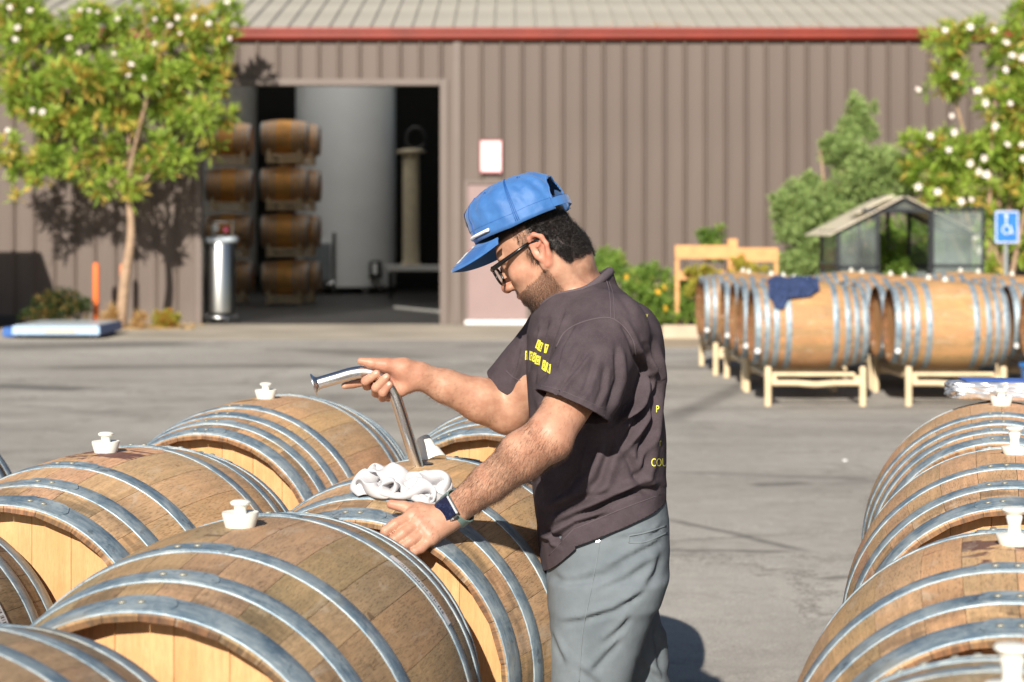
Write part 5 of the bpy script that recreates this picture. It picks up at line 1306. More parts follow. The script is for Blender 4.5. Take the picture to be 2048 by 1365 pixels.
surface_line(SB, [(1112, 696), (1130, 665), (1165, 645), (1215, 636), (1245, 652), (1266, 682), (1272, 712)], .0016, seam_m, 'armhole_seam', shirt, lift=.0004)
surface_line(SB, [(1208, 548), (1218, 580), (1221, 610), (1222, 636)], .0014, seam_m, 'shoulder_seam', shirt, lift=.0004)
surface_line(SB, [(1215, 556), (1225, 584), (1228, 612), (1229, 640)], .0010, seam_m, 'shoulder_seam', shirt)
surface_line(SB, [(1012, 742), (1030, 757), (1056, 766)], .0010, seam_m, 'sleeve_stitching', shirt)
surface_line(SB, [(1098, 1112), (1143, 1063), (1160, 1054), (1240, 1020), (1320, 990)], .0010, seam_m, 'hem_stitching', shirt)
# ribbed collar following the neck opening
col_m = simple('plum_rib', (0.095, 0.072, 0.082), .9, 0, .2, 400)
bd_ = [e for e in me.edges]
from collections import Counter
cnt = Counter(); 
for p in me.polygons:
    for k in p.edge_keys: cnt[k] += 1
edge_b = [k for k, c in cnt.items() if c == 1]
nbv = Vector(A(1160, 578, YM)); ring = {i for k in edge_b for i in k if (me.vertices[i].co - nbv).length < .13}
adj = {}
for a, b in edge_b:
    if a in ring and b in ring: adj.setdefault(a, []).append(b); adj.setdefault(b, []).append(a)
loop = []
if adj:
    cur = next(iter(adj)); prev = None
    while cur is not None and len(loop) < 5000:
        loop.append(me.vertices[cur].co.copy()); nx_ = [q for q in adj[cur] if q != prev and (len(adj[cur]) < 3 or True)]; prev, cur = cur, (nx_[0] if nx_ else None)
        if cur is not None and len(loop) > 3 and (me.vertices[cur].co - loop[0]).length < 1e-6: break
    loop = loop[::4]; k_ = len(loop)
    for _ in range(6): loop = [(loop[(i - 1) % k_] + loop[i] * 2 + loop[(i + 1) % k_]) / 4 for i in range(k_)]
    nn_ = Vector((-.565, 0, .825)).normalized(); ctr = sum(loop, Vector()) / k_; vs = []; fs = []
    for i, p in enumerate(loop):
        o = (p - ctr); o -= nn_ * o.dot(nn_); o.normalize()
        for (a, b) in ((.0030, -.012), (.0040, -.004), (.0020, .001), (-.002, .003), (-.005, .002), (-.005, -.003), (-.001, -.012)): vs.append(p + o * a + nn_ * b)
    for i in range(k_):
        for j in range(7): fs.append((i * 7 + j, ((i + 1) % k_) * 7 + j, ((i + 1) % k_) * 7 + (j + 1) % 7, i * 7 + (j + 1) % 7))
    link('collar', mesh(vs, fs, col_m, True), shirt)
# printed tiles with letters on the chest, and words on the back
ylw = simple('yellow_print', (0.78, 0.72, 0.07), .8, 0, .1, 120); inkm = simple('dark_print', (0.05, 0.035, 0.03), .8)
def text_verts(ch):
    cu = bpy.data.curves.new('t', 'FONT'); cu.body = ch; cu.size = 1; cu.align_x = 'CENTER'; cu.resolution_u = 3
    ob = bpy.data.objects.new('t', cu); COL.objects.link(ob); dg = bpy.context.evaluated_depsgraph_get(); m_ = ob.evaluated_get(dg).to_mesh()
    vs = [v.co[:2] for v in m_.vertices]; fs = [tuple(p.vertices) for p in m_.polygons]; ob.evaluated_get(dg).to_mesh_clear(); bpy.data.objects.remove(ob); bpy.data.curves.remove(cu)
    return vs, fs
def on_shirt(uvs, quad, lift):
    out = []
    for u, v in uvs:
        a = Vector(quad[0]).lerp(Vector(quad[1]), u); b = Vector(quad[3]).lerp(Vector(quad[2]), u); p = a.lerp(b, v)
        q, nn = hit(SB, p.x, p.y)
        if q is None: q = out[-1] if out else Vector(at(p.x, p.y, YM))
        out.append(q + (CAMV - q).normalized() * lift)
    return out
def tile(quad, ch, nm='print_tile'):      # quad: top-left, top-right, bottom-right, bottom-left in the picture of the chest
    g = 5; uvs = [(i / g, j / g) for j in range(g + 1) for i in range(g + 1)]
    vs = on_shirt(uvs, quad, .0012); fs = [(j * (g + 1) + i, j * (g + 1) + i + 1, (j + 1) * (g + 1) + i + 1, (j + 1) * (g + 1) + i) for j in range(g) for i in range(g)]
    t_ = link(nm, mesh(vs, fs, ylw), shirt)
    tv, tf = text_verts(ch); uv2 = [(.5 + x * .85, .80 - y * .85) for x, y in tv]
    link('letter', mesh(on_shirt(uv2, quad, .0026), tf, inkm), t_)
for q, ch in [(((1076, 679), (1082, 682), (1076, 699), (1070, 696)), 'L'), (((1081, 684), (1087.5, 687), (1083, 705), (1074.5, 700)), 'E'), (((1090, 688), (1098, 690), (1092.5, 707), (1088, 706)), 'T'),
              (((1051, 702), (1055, 702), (1055, 720), (1050, 720)), 'S'), (((1059, 702), (1067, 705), (1063, 722), (1058, 720)), 'G'), (((1067.5, 705), (1073, 707), (1069, 725), (1062.5, 722)), 'O'), (((1073, 711), (1082, 713), (1079, 731), (1069, 728)), 'D'),
              (((1086, 720), (1092, 722), (1088, 742), (1083, 738)), 'G'), (((1093.5, 724), (1097, 727), (1092, 744), (1088, 742)), 'I'), (((1098, 728), (1102, 729), (1100, 748), (1094, 745)), 'L')]: tile(q, ch)
def back_word(txt, x0, y0, size, sx=1.0):
    tv, tf = text_verts(txt); quad = ((x0, y0 - size), (x0 + size, y0 - size), (x0 + size, y0), (x0, y0))
    link('back_print', mesh(on_shirt([(x * sx, 1 - y) for x, y in tv], quad, .0012), tf, ylw), shirt)
back_word('P', 1315, 825, 20, .7); back_word('T', 1320, 893, 16, .6); back_word('COU', 1318, 933, 23, .62); back_word('Y', 1294, 642, 20, .35)

# ---------------------------------------------------------------- trousers
n = N('grey_trouser_cloth', rough=0.85, spec=0.25); o_ = n.obj()
c = n.mix(n.mr(n.noise(o_, 16, 5, .6), .35, .68), (0.120, 0.142, 0.158), (0.158, 0.182, 0.200)); n.set('base', c); n.bump(n.ma('ADD', n.noise(o_, 1100, 2), n.ma('MULTIPLY', n.noise(o_, 60, 4, .6), 2.2)), .28, .0014); M['trouser'] = n.m
Q = Field((-.02, 3.66, .10), (.46, 4.22, 1.00), .0048)
def kq(y, a, b, cy, ry): cx, rx = px_(a, b); return (Z(y, YM), cx, cy, rx, ry)
Q.loft([kq(985, 1090, 1330, YM, .150), kq(1040, 1088, 1335, YM, .160), kq(1100, 1092, 1338, YM, .168), kq(1150, 1094, 1334, YM, .168), kq(1190, 1098, 1318, YM, .160)], .03, 2.6)
cn_, cf_ = YM - .082, YM + .09
Q.loft([(.10, X(1140, YM), cn_, .070, .072), kq(1700, 1078, 1222, cn_, .075), kq(1480, 1086, 1232, cn_, .080), kq(1365, 1094, 1252, cn_, .084), kq(1280, 1094, 1278, cn_, .088), kq(1200, 1096, 1305, cn_, .092), kq(1150, 1100, 1320, cn_, .088)], .028, 2.3)
Q.loft([(.10, X(1395, YM), cf_, .070, .072), kq(1700, 1290, 1425, cf_, .075), kq(1480, 1240, 1382, cf_, .080), kq(1365, 1205, 1340, cf_, .084), kq(1280, 1195, 1332, cf_, .088), kq(1200, 1190, 1318, cf_, .092), kq(1150, 1180, 1318, cf_, .088)], .028, 2.3)
V, Fc = Q.skin(); V = smooth_v(V, Fc, 3, .5); Nn = vnormals(V, Fc)
folds = [([(1212, 1138), (1270, 1110), (1325, 1080)], 5, .006), ([(1190, 1185), (1250, 1160), (1325, 1110)], 7, .004), ([(1170, 1240), (1230, 1222), (1290, 1185)], 6, .008), ([(1120, 1248), (1170, 1240), (1215, 1225)], 6, .004), ([(1205, 1290), (1240, 1260), (1262, 1235)], 6, .006),
         ([(1180, 1350), (1215, 1310), (1245, 1280)], 7, .005), ([(1100, 1262), (1115, 1300), (1130, 1330)], 6, .004), ([(1225, 1078), (1270, 1072), (1325, 1062)], 4, .003), ([(1170, 1072), (1200, 1078), (1220, 1076)], 4, .003), ([(1160, 1160), (1210, 1150), (1260, 1130)], 9, .003),
         ([(1310, 1250), (1320, 1300), (1325, 1350)], 7, .007), ([(1275, 1320), (1300, 1345), (1320, 1360)], 6, .005), ([(1230, 1120), (1280, 1095), (1330, 1045)], 4, .003), ([(1290, 1180), (1310, 1150), (1325, 1110)], 8, .005), ([(1150, 1335), (1190, 1365), (1220, 1400)], 8, .004), ([(1105, 1150), (1130, 1165), (1180, 1160)], 7, .003)]
V = wrinkle(V, Nn, [(a_, b_ * .95, c_ * .72) for a_, b_, c_ in folds]); nf = nz_field(V, 8, 9, 3); V = smooth_v(V, Fc, 2) + Nn * (nf * .0022)[:, None]
tro = plink('trousers', fast_mesh(V, Fc, M['trouser'], 'trousers')); TB = BVHTree.FromPolygons(V.tolist(), Fc.tolist())
sm2 = simple('trouser_seam', (0.15, 0.175, 0.19), .9)
surface_line(TB, [(1203, 1048), (1200, 1080), (1190, 1140), (1178, 1200), (1166, 1260), (1160, 1330), (1158, 1365)], .0013, sm2, 'side_seam', tro)
surface_line(TB, [(1258, 1072), (1290, 1066), (1332, 1052)], .0018, sm2, 'back_pocket', tro); surface_line(TB, [(1258, 1086), (1292, 1084), (1334, 1066)], .0018, sm2, 'back_pocket', tro); surface_line(TB, [(1258, 1072), (1258, 1086)], .0018, sm2, 'back_pocket', tro)
surface_line(TB, [(1152, 1076), (1175, 1077), (1200, 1080)], .0018, sm2, 'front_pocket', tro)
q, nn = hit(TB, 1195, 1081)
if q: 
    mb = MB(); nn = nn if nn.y < 0 else -nn; mb.tube([q, q + nn * .0022], .0045, 14); rvt = link('rivet', mb.mesh(M['steel_pipe']), tro)
q, nn = hit(TB, 1248, 1032)
if q: link('belt_loop', MB().box(q.x - .006, q.x + .006, q.y - .005, q.y + .002, q.z - .02, q.z + .02, .001).mesh(sm2), tro)
# belt under the hem
shm = simple('dark_shoe_leather', (.03, .028, .026), .6)
for cx, cy in ((X(1130, YM), cn_), (X(1385, YM), cf_)):
    mb = MB(); pr = [(-.19, .030, .05), (-.16, .042, .065), (-.08, .045, .085), (0, .040, .11), (.05, .036, .11), (.075, .026, .06)]
    vs = []; fs = []; n_ = 14
    for x, w, hh in pr:
        for k in range(n_):
            t = 2 * PI * k / n_; vs.append((cx + x, cy + w * math.cos(t), zg(YM) + max(0, hh / 2 + hh / 2 * math.sin(t))))
    for i in range(len(pr) - 1):
        for k in range(n_): fs.append((i * n_ + k, i * n_ + (k + 1) % n_, (i + 1) * n_ + (k + 1) % n_, (i + 1) * n_ + k))
    fs += [tuple(range(n_ - 1, -1, -1)), tuple((len(pr) - 1) * n_ + k for k in range(n_))]
    plink('shoe', mesh(vs, fs, shm, True))
# ---------------------------------------------------------------- cap
CP = math.radians(22.5)
fc = np.array([-math.cos(HY) * math.cos(CP), math.sin(HY) * math.cos(CP), -math.sin(CP)]); uc = np.cross(fc, l_)
CC = A(1047, 451, HC[1]) 
def cap_p(x, y, z): return CC + x * fc + y * l_ + z * uc
n = N('blue_cap_nylon', rough=0.55, spec=0.4); o_ = n.obj()
n.set('base', n.mix(n.mr(n.noise(o_, 30, 4), .35, .65), (0.030, 0.120, 0.335), (0.045, 0.155, 0.40))); n.set('Sheen Weight', .2)
n.bump(n.ma('ADD', n.noise(o_, 900, 2), n.ma('MULTIPLY', n.noise(o_, 85, 4, .6), 2.5)), .25, .0014); M['cap'] = n.m
CA, CB, CH, EX = .101, .0865, .094, 2.7
def crown_pt(az, el):                     # az 0 = front, el 0 rim .. 1 top
    e = el * PI / 2; ce, se = math.cos(e) ** (2 / EX), math.sin(e) ** (2 / EX)
    x, y, z = CA * math.cos(az) * ce, CB * math.sin(az) * ce, CH * se
    fr = max(0, math.cos(az)); x += .012 * fr * math.exp(-((el - .42) / .25) ** 2)                      # structured front panel
    z += -.006 * math.exp(-((el - .05) / .2) ** 2) * (1 - abs(math.cos(az)))
    # puckers of the side panels
    w = .0016 * math.sin(az * 17 + el * 5) * math.exp(-((el - .35) / .25) ** 2) * (1 - fr ** 3)
    w += .0018 * noise.noise(Vector((az * 3, el * 7, 2))) + .0012 * noise.noise(Vector((az * 9 + el * 6, el * 14, 5)))
    d = Vector((x, y, z)).normalized() * w
    return cap_p(x + d.x, y + d.y, z + d.z)
na, ne = 144, 44; vs = []; fs = []
for j in range(ne + 1):
    for i in range(na): vs.append(crown_pt(2 * PI * i / na, min(j / ne, .9995)))
for j in range(ne):
    for i in range(na):
        az = 2 * PI * (i + .5) / na; el = (j + .5) / ne; da = abs(((az - PI) + PI) % (2 * PI) - PI)
        if (da / .56) ** 2 + (el / .44) ** 2 < 1: continue             # the arched opening at the back
        fs.append((j * na + i, j * na + (i + 1) % na, (j + 1) * na + (i + 1) % na, (j + 1) * na + i))
me = mesh(vs, fs, M['cap'], True); cap = plink('cap', me); md = cap.modifiers.new('solid', 'SOLIDIFY'); md.thickness = .0018; md.offset = 0
cseam = simple('cap_seam', (0.012, 0.085, 0.30), .6)
def cap_line(f, n, r=.0009, nm='seam', mat=cseam, lift=.0012):
    pts = []
    for i in range(n + 1):
        az, el = f(i / n); p = Vector(crown_pt(az, el)); c0 = Vector(cap_p(0, 0, .02)); pts.append(p + (p - c0).normalized() * lift)
    mb = MB(); mb.tube(pts, r, 5); return link(nm, mb.mesh(mat, True), cap)
for az in (math.radians(38), math.radians(-38), math.radians(100), math.radians(-100)):
    for d in (-.035, .0, .035): cap_line(lambda t, az=az, d=d: (az + d * (1 - t * .6), .02 + t * .95), 24, .0007 if d else .0010, 'stitch_line' if d else 'seam')
cap_line(lambda t: (PI - .56 - 0 * t, 0) if False else (PI - .58 * math.cos(t * PI), .46 * math.sin(t * PI)), 30, .0016, 'opening_binding', M['cap'])
cap_line(lambda t: (.0 + t * 2 * PI, .10), 90, .0006, 'stitch_line', cseam, .0008)
mb = MB(); tp = Vector(cap_p(.014, 0, CH - .001)); mb.tube([tp, tp + Vector(uc) * .0035, tp + Vector(uc) * .005], [.0075, .0065, .003], 16); link('button', mb.mesh(M['cap'], True), cap)
for az, el in ((math.radians(62), .60), (math.radians(18), .62), (math.radians(-62), .60), (math.radians(128), .66), (math.radians(-128), .66)):
    p = Vector(crown_pt(az, el)); c0 = Vector(cap_p(0, 0, .0)); d = (p - c0).normalized(); t_ = d.orthogonal().normalized(); b_ = d.cross(t_)
    mb = MB(); mb.tube([p + d * .0012 + (t_ * math.cos(a) + b_ * math.sin(a)) * .0030 for a in [2 * PI * k / 14 for k in range(15)]], .0009, 5); link('eyelet', mb.mesh(cseam, True), cap)
# brim
nu, nv = 40, 16; vs = []; fs = []
def brim_pt(u, v, top=1):
    y = u * .081; xi = (CA + .003) * math.sqrt(max(0, 1 - (y / CB) ** 2)) - .004; xo = xi + .066 * (1 - abs(u) ** 3.2) ** .6 * 1.0 + .004
    x = xi + (xo - xi) * v; z = .001 - .30 * (x - CA * .55) * (1 - .0 * u) + .013 - .034 * abs(u) ** 1.9 - .008 * v * v
    return Vector(cap_p(x, y, z + top * .0018))
for top in (1, -1):
    for i in range(nu + 1):
        for j in range(nv + 1): vs.append(brim_pt(-1 + 2 * i / nu, j / nv, top))
o0 = (nu + 1) * (nv + 1); q = lambda i, j: i * (nv + 1) + j
for i in range(nu):
    for j in range(nv): fs.append((q(i, j), q(i, j + 1), q(i + 1, j + 1), q(i + 1, j))); fs.append((o0 + q(i + 1, j), o0 + q(i + 1, j + 1), o0 + q(i, j + 1), o0 + q(i, j)))
    fs.append((q(i, nv), o0 + q(i, nv), o0 + q(i + 1, nv), q(i + 1, nv))); fs.append((q(i + 1, 0), o0 + q(i + 1, 0), o0 + q(i, 0), q(i, 0)))
brim = link('brim', mesh(vs, fs, M['cap'], True), cap); brim.data.set_sharp_from_angle(angle=math.radians(60))
for v in (.25, .38, .51, .64, .77, .9):
    mb = MB(); mb.tube([brim_pt(-.93 + 1.86 * i / 40, v, 1.05) for i in range(41)], .0005, 4); link('stitch_line', mb.mesh(cseam, True), brim)
rope = simple('white_rope', (.80, .80, .78), .7, 0, .1, 300)
mb = MB(); mb.tube([Vector(crown_pt(a, .015)) + Vector(fc) * .003 * math.cos(a) + Vector(l_) * .004 * math.sin(a) + Vector(uc) * .006 for a in [math.radians(-66 + 132 * i / 40) for i in range(41)]], .0034, 8); link('rope', mb.mesh(rope, True), cap)
def brim_patch(u0, u1, v0, v1, mat, lift, nm, par=None, rnd=False):
    vs = []; fs = []; g = 8
    for i in range(g + 1):
        for j in range(g + 1): vs.append(brim_pt(u0 + (u1 - u0) * i / g, v0 + (v1 - v0) * j / g, 1) + Vector(uc) * lift)
    fs = [(i * 9 + j, i * 9 + j + 1, i * 9 + 10 + j, i * 9 + 9 + j) for i in range(g) for j in range(g)]
    return link(nm, mesh(vs, fs, mat, True), par or brim)
stk = brim_patch(.30, .50, .12, .78, simple('white_sticker', (.80, .82, .82), .35, 0, .03), .0008, 'sticker')
brim_patch(.35, .45, .2, .36, simple('red_mark', (.55, .06, .08), .5), .0012, 'logo_mark', stk); brim_patch(.36, .44, .52, .55, inkm, .0012, 'text_mark', stk); brim_patch(.35, .45, .60, .63, inkm, .0012, 'text_mark', stk)
def crown_patch(a0, a1, e0, e1, mat, lift, nm, par=None):
    vs = []; g = 10; c0 = Vector(cap_p(0, 0, .04))
    for i in range(g + 1):
        for j in range(g + 1): p = Vector(crown_pt(a0 + (a1 - a0) * i / g, e0 + (e1 - e0) * j / g)); vs.append(p + (p - c0).normalized() * lift)
    fs = [(i * 11 + j, i * 11 + j + 1, i * 11 + 12 + j, i * 11 + 11 + j) for i in range(g) for j in range(g)]
    return link(nm, mesh(vs, fs, mat, True), par or cap)
pt = crown_patch(-.36, .36, .10, .52, simple('patch_blue_border', (.02, .05, .35), .6), .0020, 'patch')
crown_patch(-.32, .32, .12, .50, simple('patch_white', (.78, .78, .78), .7), .0026, 'patch_face', pt); crown_patch(-.16, .16, .2, .42, simple('patch_blue', (.03, .08, .40), .7), .0032, 'patch_emblem', pt)
# strap across the opening
mb = MB(); vs = []; n_ = 20
for i in range(n_ + 1):
    az = PI - .60 + 1.2 * i / n_; p = Vector(crown_pt(az, .01)); o = (p - Vector(cap_p(0, 0, 0))).normalized()
    for a, b in ((.001, 0), (.001, .017), (.003, .017), (.003, 0)): vs.append(p + o * a + Vector(uc) * b)
fs = [(i * 4 + j, (i + 1) * 4 + j, (i + 1) * 4 + (j + 1) % 4, i * 4 + (j + 1) % 4) for i in range(n_) for j in range(4)]
link('strap', mesh(vs, fs, M['cap'], False), cap)

# ---------------------------------------------------------------- glasses, hair, beard, watch, nails
gl = link('glasses', bpy.data.meshes.new('glasses'), None); bpy.data.objects.remove(gl)
gm = simple('black_acetate', (.008, .008, .009), .25); gl = None
mb = MB(); lensv = []
def hv(x, y, z): return Vector(hd(x, y, z))
for s in (-1, 1):
    ring = []
    for k in range(28):
        t = 2 * PI * k / 28; e = 2.8; cy, cz = abs(math.cos(t)) ** (2 / e) * math.copysign(1, math.cos(t)), abs(math.sin(t)) ** (2 / e) * math.copysign(1, math.sin(t))
        ring.append(hv(.1085 - .0045 * abs(cy) * (cy * s > 0), s * .034 + cy * .026, .012 + cz * .0195))
    mb.tube(ring + [ring[0]], .0026, 8); lensv.append(ring)
    mb.tube([hv(.104, s * .060, .024), hv(.096, s * .070, .024), hv(.05, s * .0765, .026), hv(.010, s * .080, .028)], [.0045, .0048, .0038, .003], 8)
    mb.tube([hv(.010, s * .080, .028), hv(-.012, s * .0815, .024), hv(-.032, s * .080, .002)], [.003, .0028, .0024], 8)
mb.tube([hv(.109, -.010, .018), hv(.112, 0, .021), hv(.109, .010, .018)], .0026, 8)
gl = plink('glasses', mb.mesh(gm, True))
lm = N('lens_glass', base=(.9, .9, .9), rough=.03); tr = lm.n.new('ShaderNodeBsdfTransparent'); tr.inputs[0].default_value = (.82, .84, .80, 1); mx = lm.n.new('ShaderNodeMixShader'); mx.inputs[0].default_value = .12
lm.b.inputs['Metallic'].default_value = 1; lm.L(tr.outputs[0], mx.inputs[1]); lm.L(lm.b.outputs[0], mx.inputs[2]); lm.L(mx.outputs[0], lm.out.inputs[0])
for rg in lensv: link('lens', mesh(rg, [tuple(range(len(rg)))], lm.m), gl)

def strands(roots, dirs, lens, wid, curl, segs, seed, twist=2.5, grav=.0):
    r = np.random.default_rng(seed); n = len(roots); d = dirs / np.linalg.norm(dirs, axis=1)[:, None]
    a = np.cross(d, r.normal(size=(n, 3))); a /= np.linalg.norm(a, axis=1)[:, None]; b = np.cross(d, a); ph = r.uniform(0, 6.28, n); tw = r.uniform(.6, 1.4, n) * twist
    P = []
    for k in range(segs + 1):
        t = k / segs; off = curl * lens * t ** .7
        P.append(roots + d * (lens * t)[:, None] * (1 - .25 * t) + (a * np.cos(ph + tw * t * 3)[:, None] + b * np.sin(ph + tw * t * 3)[:, None]) * off[:, None] - a * 0 + np.array([0, 0, -1]) * (grav * lens * t * t)[:, None])
    V = []; F = []
    for k in range(segs + 1):
        w = (wid * (1 - .75 * (k / segs)))[:, None]
        for j in range(3): an = 2 * PI * j / 3; V.append(P[k] + (a * math.cos(an) + b * math.sin(an)) * w)
    V = np.stack(V, 1).reshape(-1, 3); st = (segs + 1) * 3; base = np.arange(n)[:, None] * st; f = []
    for k in range(segs):
        for j in range(3): f.append([k * 3 + j, k * 3 + (j + 1) % 3, (k + 1) * 3 + (j + 1) % 3, (k + 1) * 3 + j])
    F = (base[:, :, None] + np.array(f).reshape(-1)[None, None, :]).reshape(-1, 4) if False else (np.arange(n)[:, None, None] * st + np.array(f)[None]).reshape(-1, 4)
    return V, F
r = np.random.default_rng(5)
L = (BV - HC) / HS; hx, hy, hz = L @ f_, L @ l_, L @ u_
cz = (BV - CC) @ uc; cxx = (BV - CC) @ fc
dopen = (cxx < -.05)
hairm = (scalp > .5) & (hz > -.045) & ((cz < -.002) | (dopen & (cz < .055))) & (hx < .03)
idx = np.flatnonzero(hairm); pick = r.choice(idx, min(4200, len(idx)), replace=False)
hm = N('black_hair', base=(.012, .009, .008), rough=.34, spec=.6).m
N0 = BN[pick]; down = -u_ * .55 - f_ * .25; top = cz[pick] > 0
d = N0 * .55 + down + r.normal(size=N0.shape) * .35; d[top] = (N0 * .5 - f_ * .5 + r.normal(size=N0.shape) * .35)[top]
cl_ = BV[r.choice(idx, 150)]; cid = np.argmin(((BV[pick][:, None] - cl_[None]) ** 2).sum(2), 1); cdir = r.normal(size=(150, 3)); pull = cl_[cid] + N0 * .014 + cdir[cid] * .004 - BV[pick]
d = d * .45 + pull / .016
ln_ = r.uniform(.010, .021, len(pick)) * np.where(cxx[pick] < -.04, .55, 1) * np.where(hz[pick] < -.02, .65, 1); 
Vh, Fh = strands(BV[pick], d, ln_, r.uniform(.0005, .0010, len(pick)), .26, 6, 8, 2.2)
hair = plink('hair', fast_mesh(Vh, Fh, hm, 'hair'))
hair['kind'] = 'stuff'; pick2 = r.choice(idx, min(900, len(idx)), replace=False); Vh, Fh = strands(BV[pick2], BN[pick2] * .8 + r.normal(size=(len(pick2), 3)) * .6, r.uniform(.008, .018, len(pick2)), np.full(len(pick2), .0004), .35, 6, 9, 3.5)
plink('hair', fast_mesh(Vh, Fh, hm, 'hair'))['kind'] = 'stuff'
# sideburn and temple hair in front of the ear
sbm = np.flatnonzero((dark > .6) & (hx < .032) & (hz > -.012) & inhead & (np.abs(hy) > .04)); sbp = r.choice(sbm, min(420, len(sbm)), replace=False)
Vh, Fh = strands(BV[sbp], BN[sbp] * .25 - u_ * 1.0 + f_ * .15 + r.normal(size=(len(sbp), 3)) * .2, r.uniform(.010, .018, len(sbp)), np.full(len(sbp), .0005), .15, 4, 12)
plink('sideburn', fast_mesh(Vh, Fh, hm, 'sideburn'))['kind'] = 'stuff'
bm_ = np.flatnonzero((dark > .25) & inhead & (hz < -.012)); w_ = dark[bm_] ** 1.5; bp = r.choice(bm_, min(5200, len(bm_)), replace=False, p=w_ / w_.sum())
chin = np.clip((hx[bp] - .03) / .04, 0, 1) * np.clip((-hz[bp] - .05) / .03, 0, 1)
Vh, Fh = strands(BV[bp], BN[bp] * .5 - u_ * .8 + f_ * .1 + r.normal(size=(len(bp), 3)) * .3, r.uniform(.003, .0055, len(bp)) * (1 + 1.1 * chin), np.full(len(bp), .00034), .15, 3, 10)
plink('beard', fast_mesh(Vh, Fh, N('beard_hair', base=(.035, .017, .010), rough=.45).m, 'beard'))['kind'] = 'stuff'
# arm hair
def arm_hair(a, b, rmax, count, seed, ymax):
    ab = b - a; t = ((BV - a) @ ab) / (ab @ ab); q = BV - a - t[:, None] * ab; dd = np.linalg.norm(q, axis=1)
    m = np.flatnonzero((t > -.12) & (t < 1.02) & (dd < rmax) & (BV[:, 1] < ymax) & (np.abs((BV - (EL + (WR - EL) * .97)) @ (WR - EL) / np.linalg.norm(WR - EL)) > .024)); p = r.choice(m, min(count, len(m)), replace=False)
    ax = ab / np.linalg.norm(ab); dv = ax * .8 + BN[p] * .32 + np.array([0, 0, -.55]) + r.normal(size=(len(p), 3)) * .15
    V_, F_ = strands(BV[p], dv, r.uniform(.007, .017, len(p)), np.full(len(p), .00015), .12, 3, seed); return V_, F_
hm2 = N('arm_hair', base=(.07, .038, .022), rough=.4).m
V1, F1 = arm_hair(EL + (SHN - EL) * .02, WR, .058, 6500, 21, 3.9); plink('arm_hair', fast_mesh(V1, F1, hm2, 'arm_hair'))['kind'] = 'stuff'
V1, F1 = arm_hair(EL + (SHN - EL) * .5, EL, .06, 500, 25, 3.9); plink('arm_hair', fast_mesh(V1, F1, hm2, 'arm_hair'))['kind'] = 'stuff'
V1, F1 = arm_hair(WR, mcp[2], .045, 240, 22, 3.9); plink('arm_hair', fast_mesh(V1, F1, hm2, 'arm_hair'))['kind'] = 'stuff'
V1, F1 = arm_hair(ELF, WRF, .056, 600, 23, 4.4); plink('arm_hair', fast_mesh(V1, F1, hm2, 'arm_hair'))['kind'] = 'stuff'
# nails
nm_ = simple('fingernail', (.58, .35, .27), .4, 0, .03)
def nail(px, py, wx, wy, rot, bv=BB):
    vs = []; fs = []; g = 5
    for i in range(g + 1):
        for j in range(g + 1):
            a, b = (i / g * 2 - 1), (j / g * 2 - 1); k = math.sqrt(max(0, 1 - .35 * b * b)) ; x, y = a * wx * k, b * wy * math.sqrt(max(0, 1 - .35 * a * a)); c, s = math.cos(rot), math.sin(rot)
            q, nn = hit(bv, px + x * c - y * s, py + x * s + y * c)
            if q is None: return
            vs.append(q + (CAMV - q).normalized() * (.0009 * (1 - .5 * (a * a + b * b) / 2)))
    fs = [(i * 6 + j, i * 6 + j + 1, i * 6 + 7 + j, i * 6 + 6 + j) for i in range(g) for j in range(g)]
    plink('fingernail', mesh(vs, fs, nm_, True))
nail(751, 745, 5, 4, -.6); nail(771, 753, 5, 4, -.7); nail(778, 768, 4.5, 3.6, -.7); nail(719, 717, 5, 2.2, .05)
# smart watch on the near wrist
ax = (WR - EL) / np.linalg.norm(WR - EL); wc = EL + (WR - EL) * .97; out = np.array([-.10, -.90, .36]); out -= ax * (out @ ax); out /= np.linalg.norm(out); sd_ = np.cross(ax, out)
Rw = Matrix((Vector(ax), -Vector(sd_), Vector(out))).transposed(); rW = .0325
wt = thing('watch', tuple(Vector(wc)), label='smart watch with dark square screen and grey-green band on his left wrist', cat='watch'); wt.rotation_euler = Rw.to_euler()
mb = MB(); vs = []; fs = []; n_ = 48
for k in range(n_):
    t = 2 * PI * k / n_; rr_ = rW + .0008
    for x, dr in ((-.011, 0), (-.011, .0022), (.011, .0022), (.011, 0)): vs.append((x, (rr_ + dr) * math.sin(t), (rr_ + dr) * .94 * math.cos(t)))
for k in range(n_):
    for j in range(4): fs.append((k * 4 + j, k * 4 + (j + 1) % 4, ((k + 1) % n_) * 4 + (j + 1) % 4, ((k + 1) % n_) * 4 + j))
link('band', mesh(vs, fs, simple('sage_band', (.16, .24, .22), .5), False), wt)
zt = rW * .94 + .0008
MB().box(-.0195, .0195, -.0235, .0235, zt - .002, zt + .0085, .0048).build('case', N('watch_aluminium', base=(.30, .31, .32), metal=1, rough=.4).m, wt, angle=50)
n = N('watch_screen', rough=.12, spec=.6); o_ = n.obj(); n.set('base', n.mix(n.mr(n.noise(o_, 160, 3, .6), .5, .72, 0, .5), (.008, .010, .035), (.04, .055, .13)))
scn = MB().box(-.0154, .0154, -.0194, .0194, zt + .0083, zt + .0094, .0003).build('screen', n.m, wt)
link('glare_mark', MB().box(.0105, .0115, .004, .012, zt + .00945, zt + .0096).mesh(M['white_paint']), scn)
mb = MB(); mb.tube([(0, .021, zt + .003), (0, .0235, zt + .003)], .003, 10); link('crown', mb.mesh(M['steel_pipe']), wt)
MB().box(-.008, .008, -.010, .010, -zt - .006, -zt, .002).build('clasp', M['black_paint'], wt)

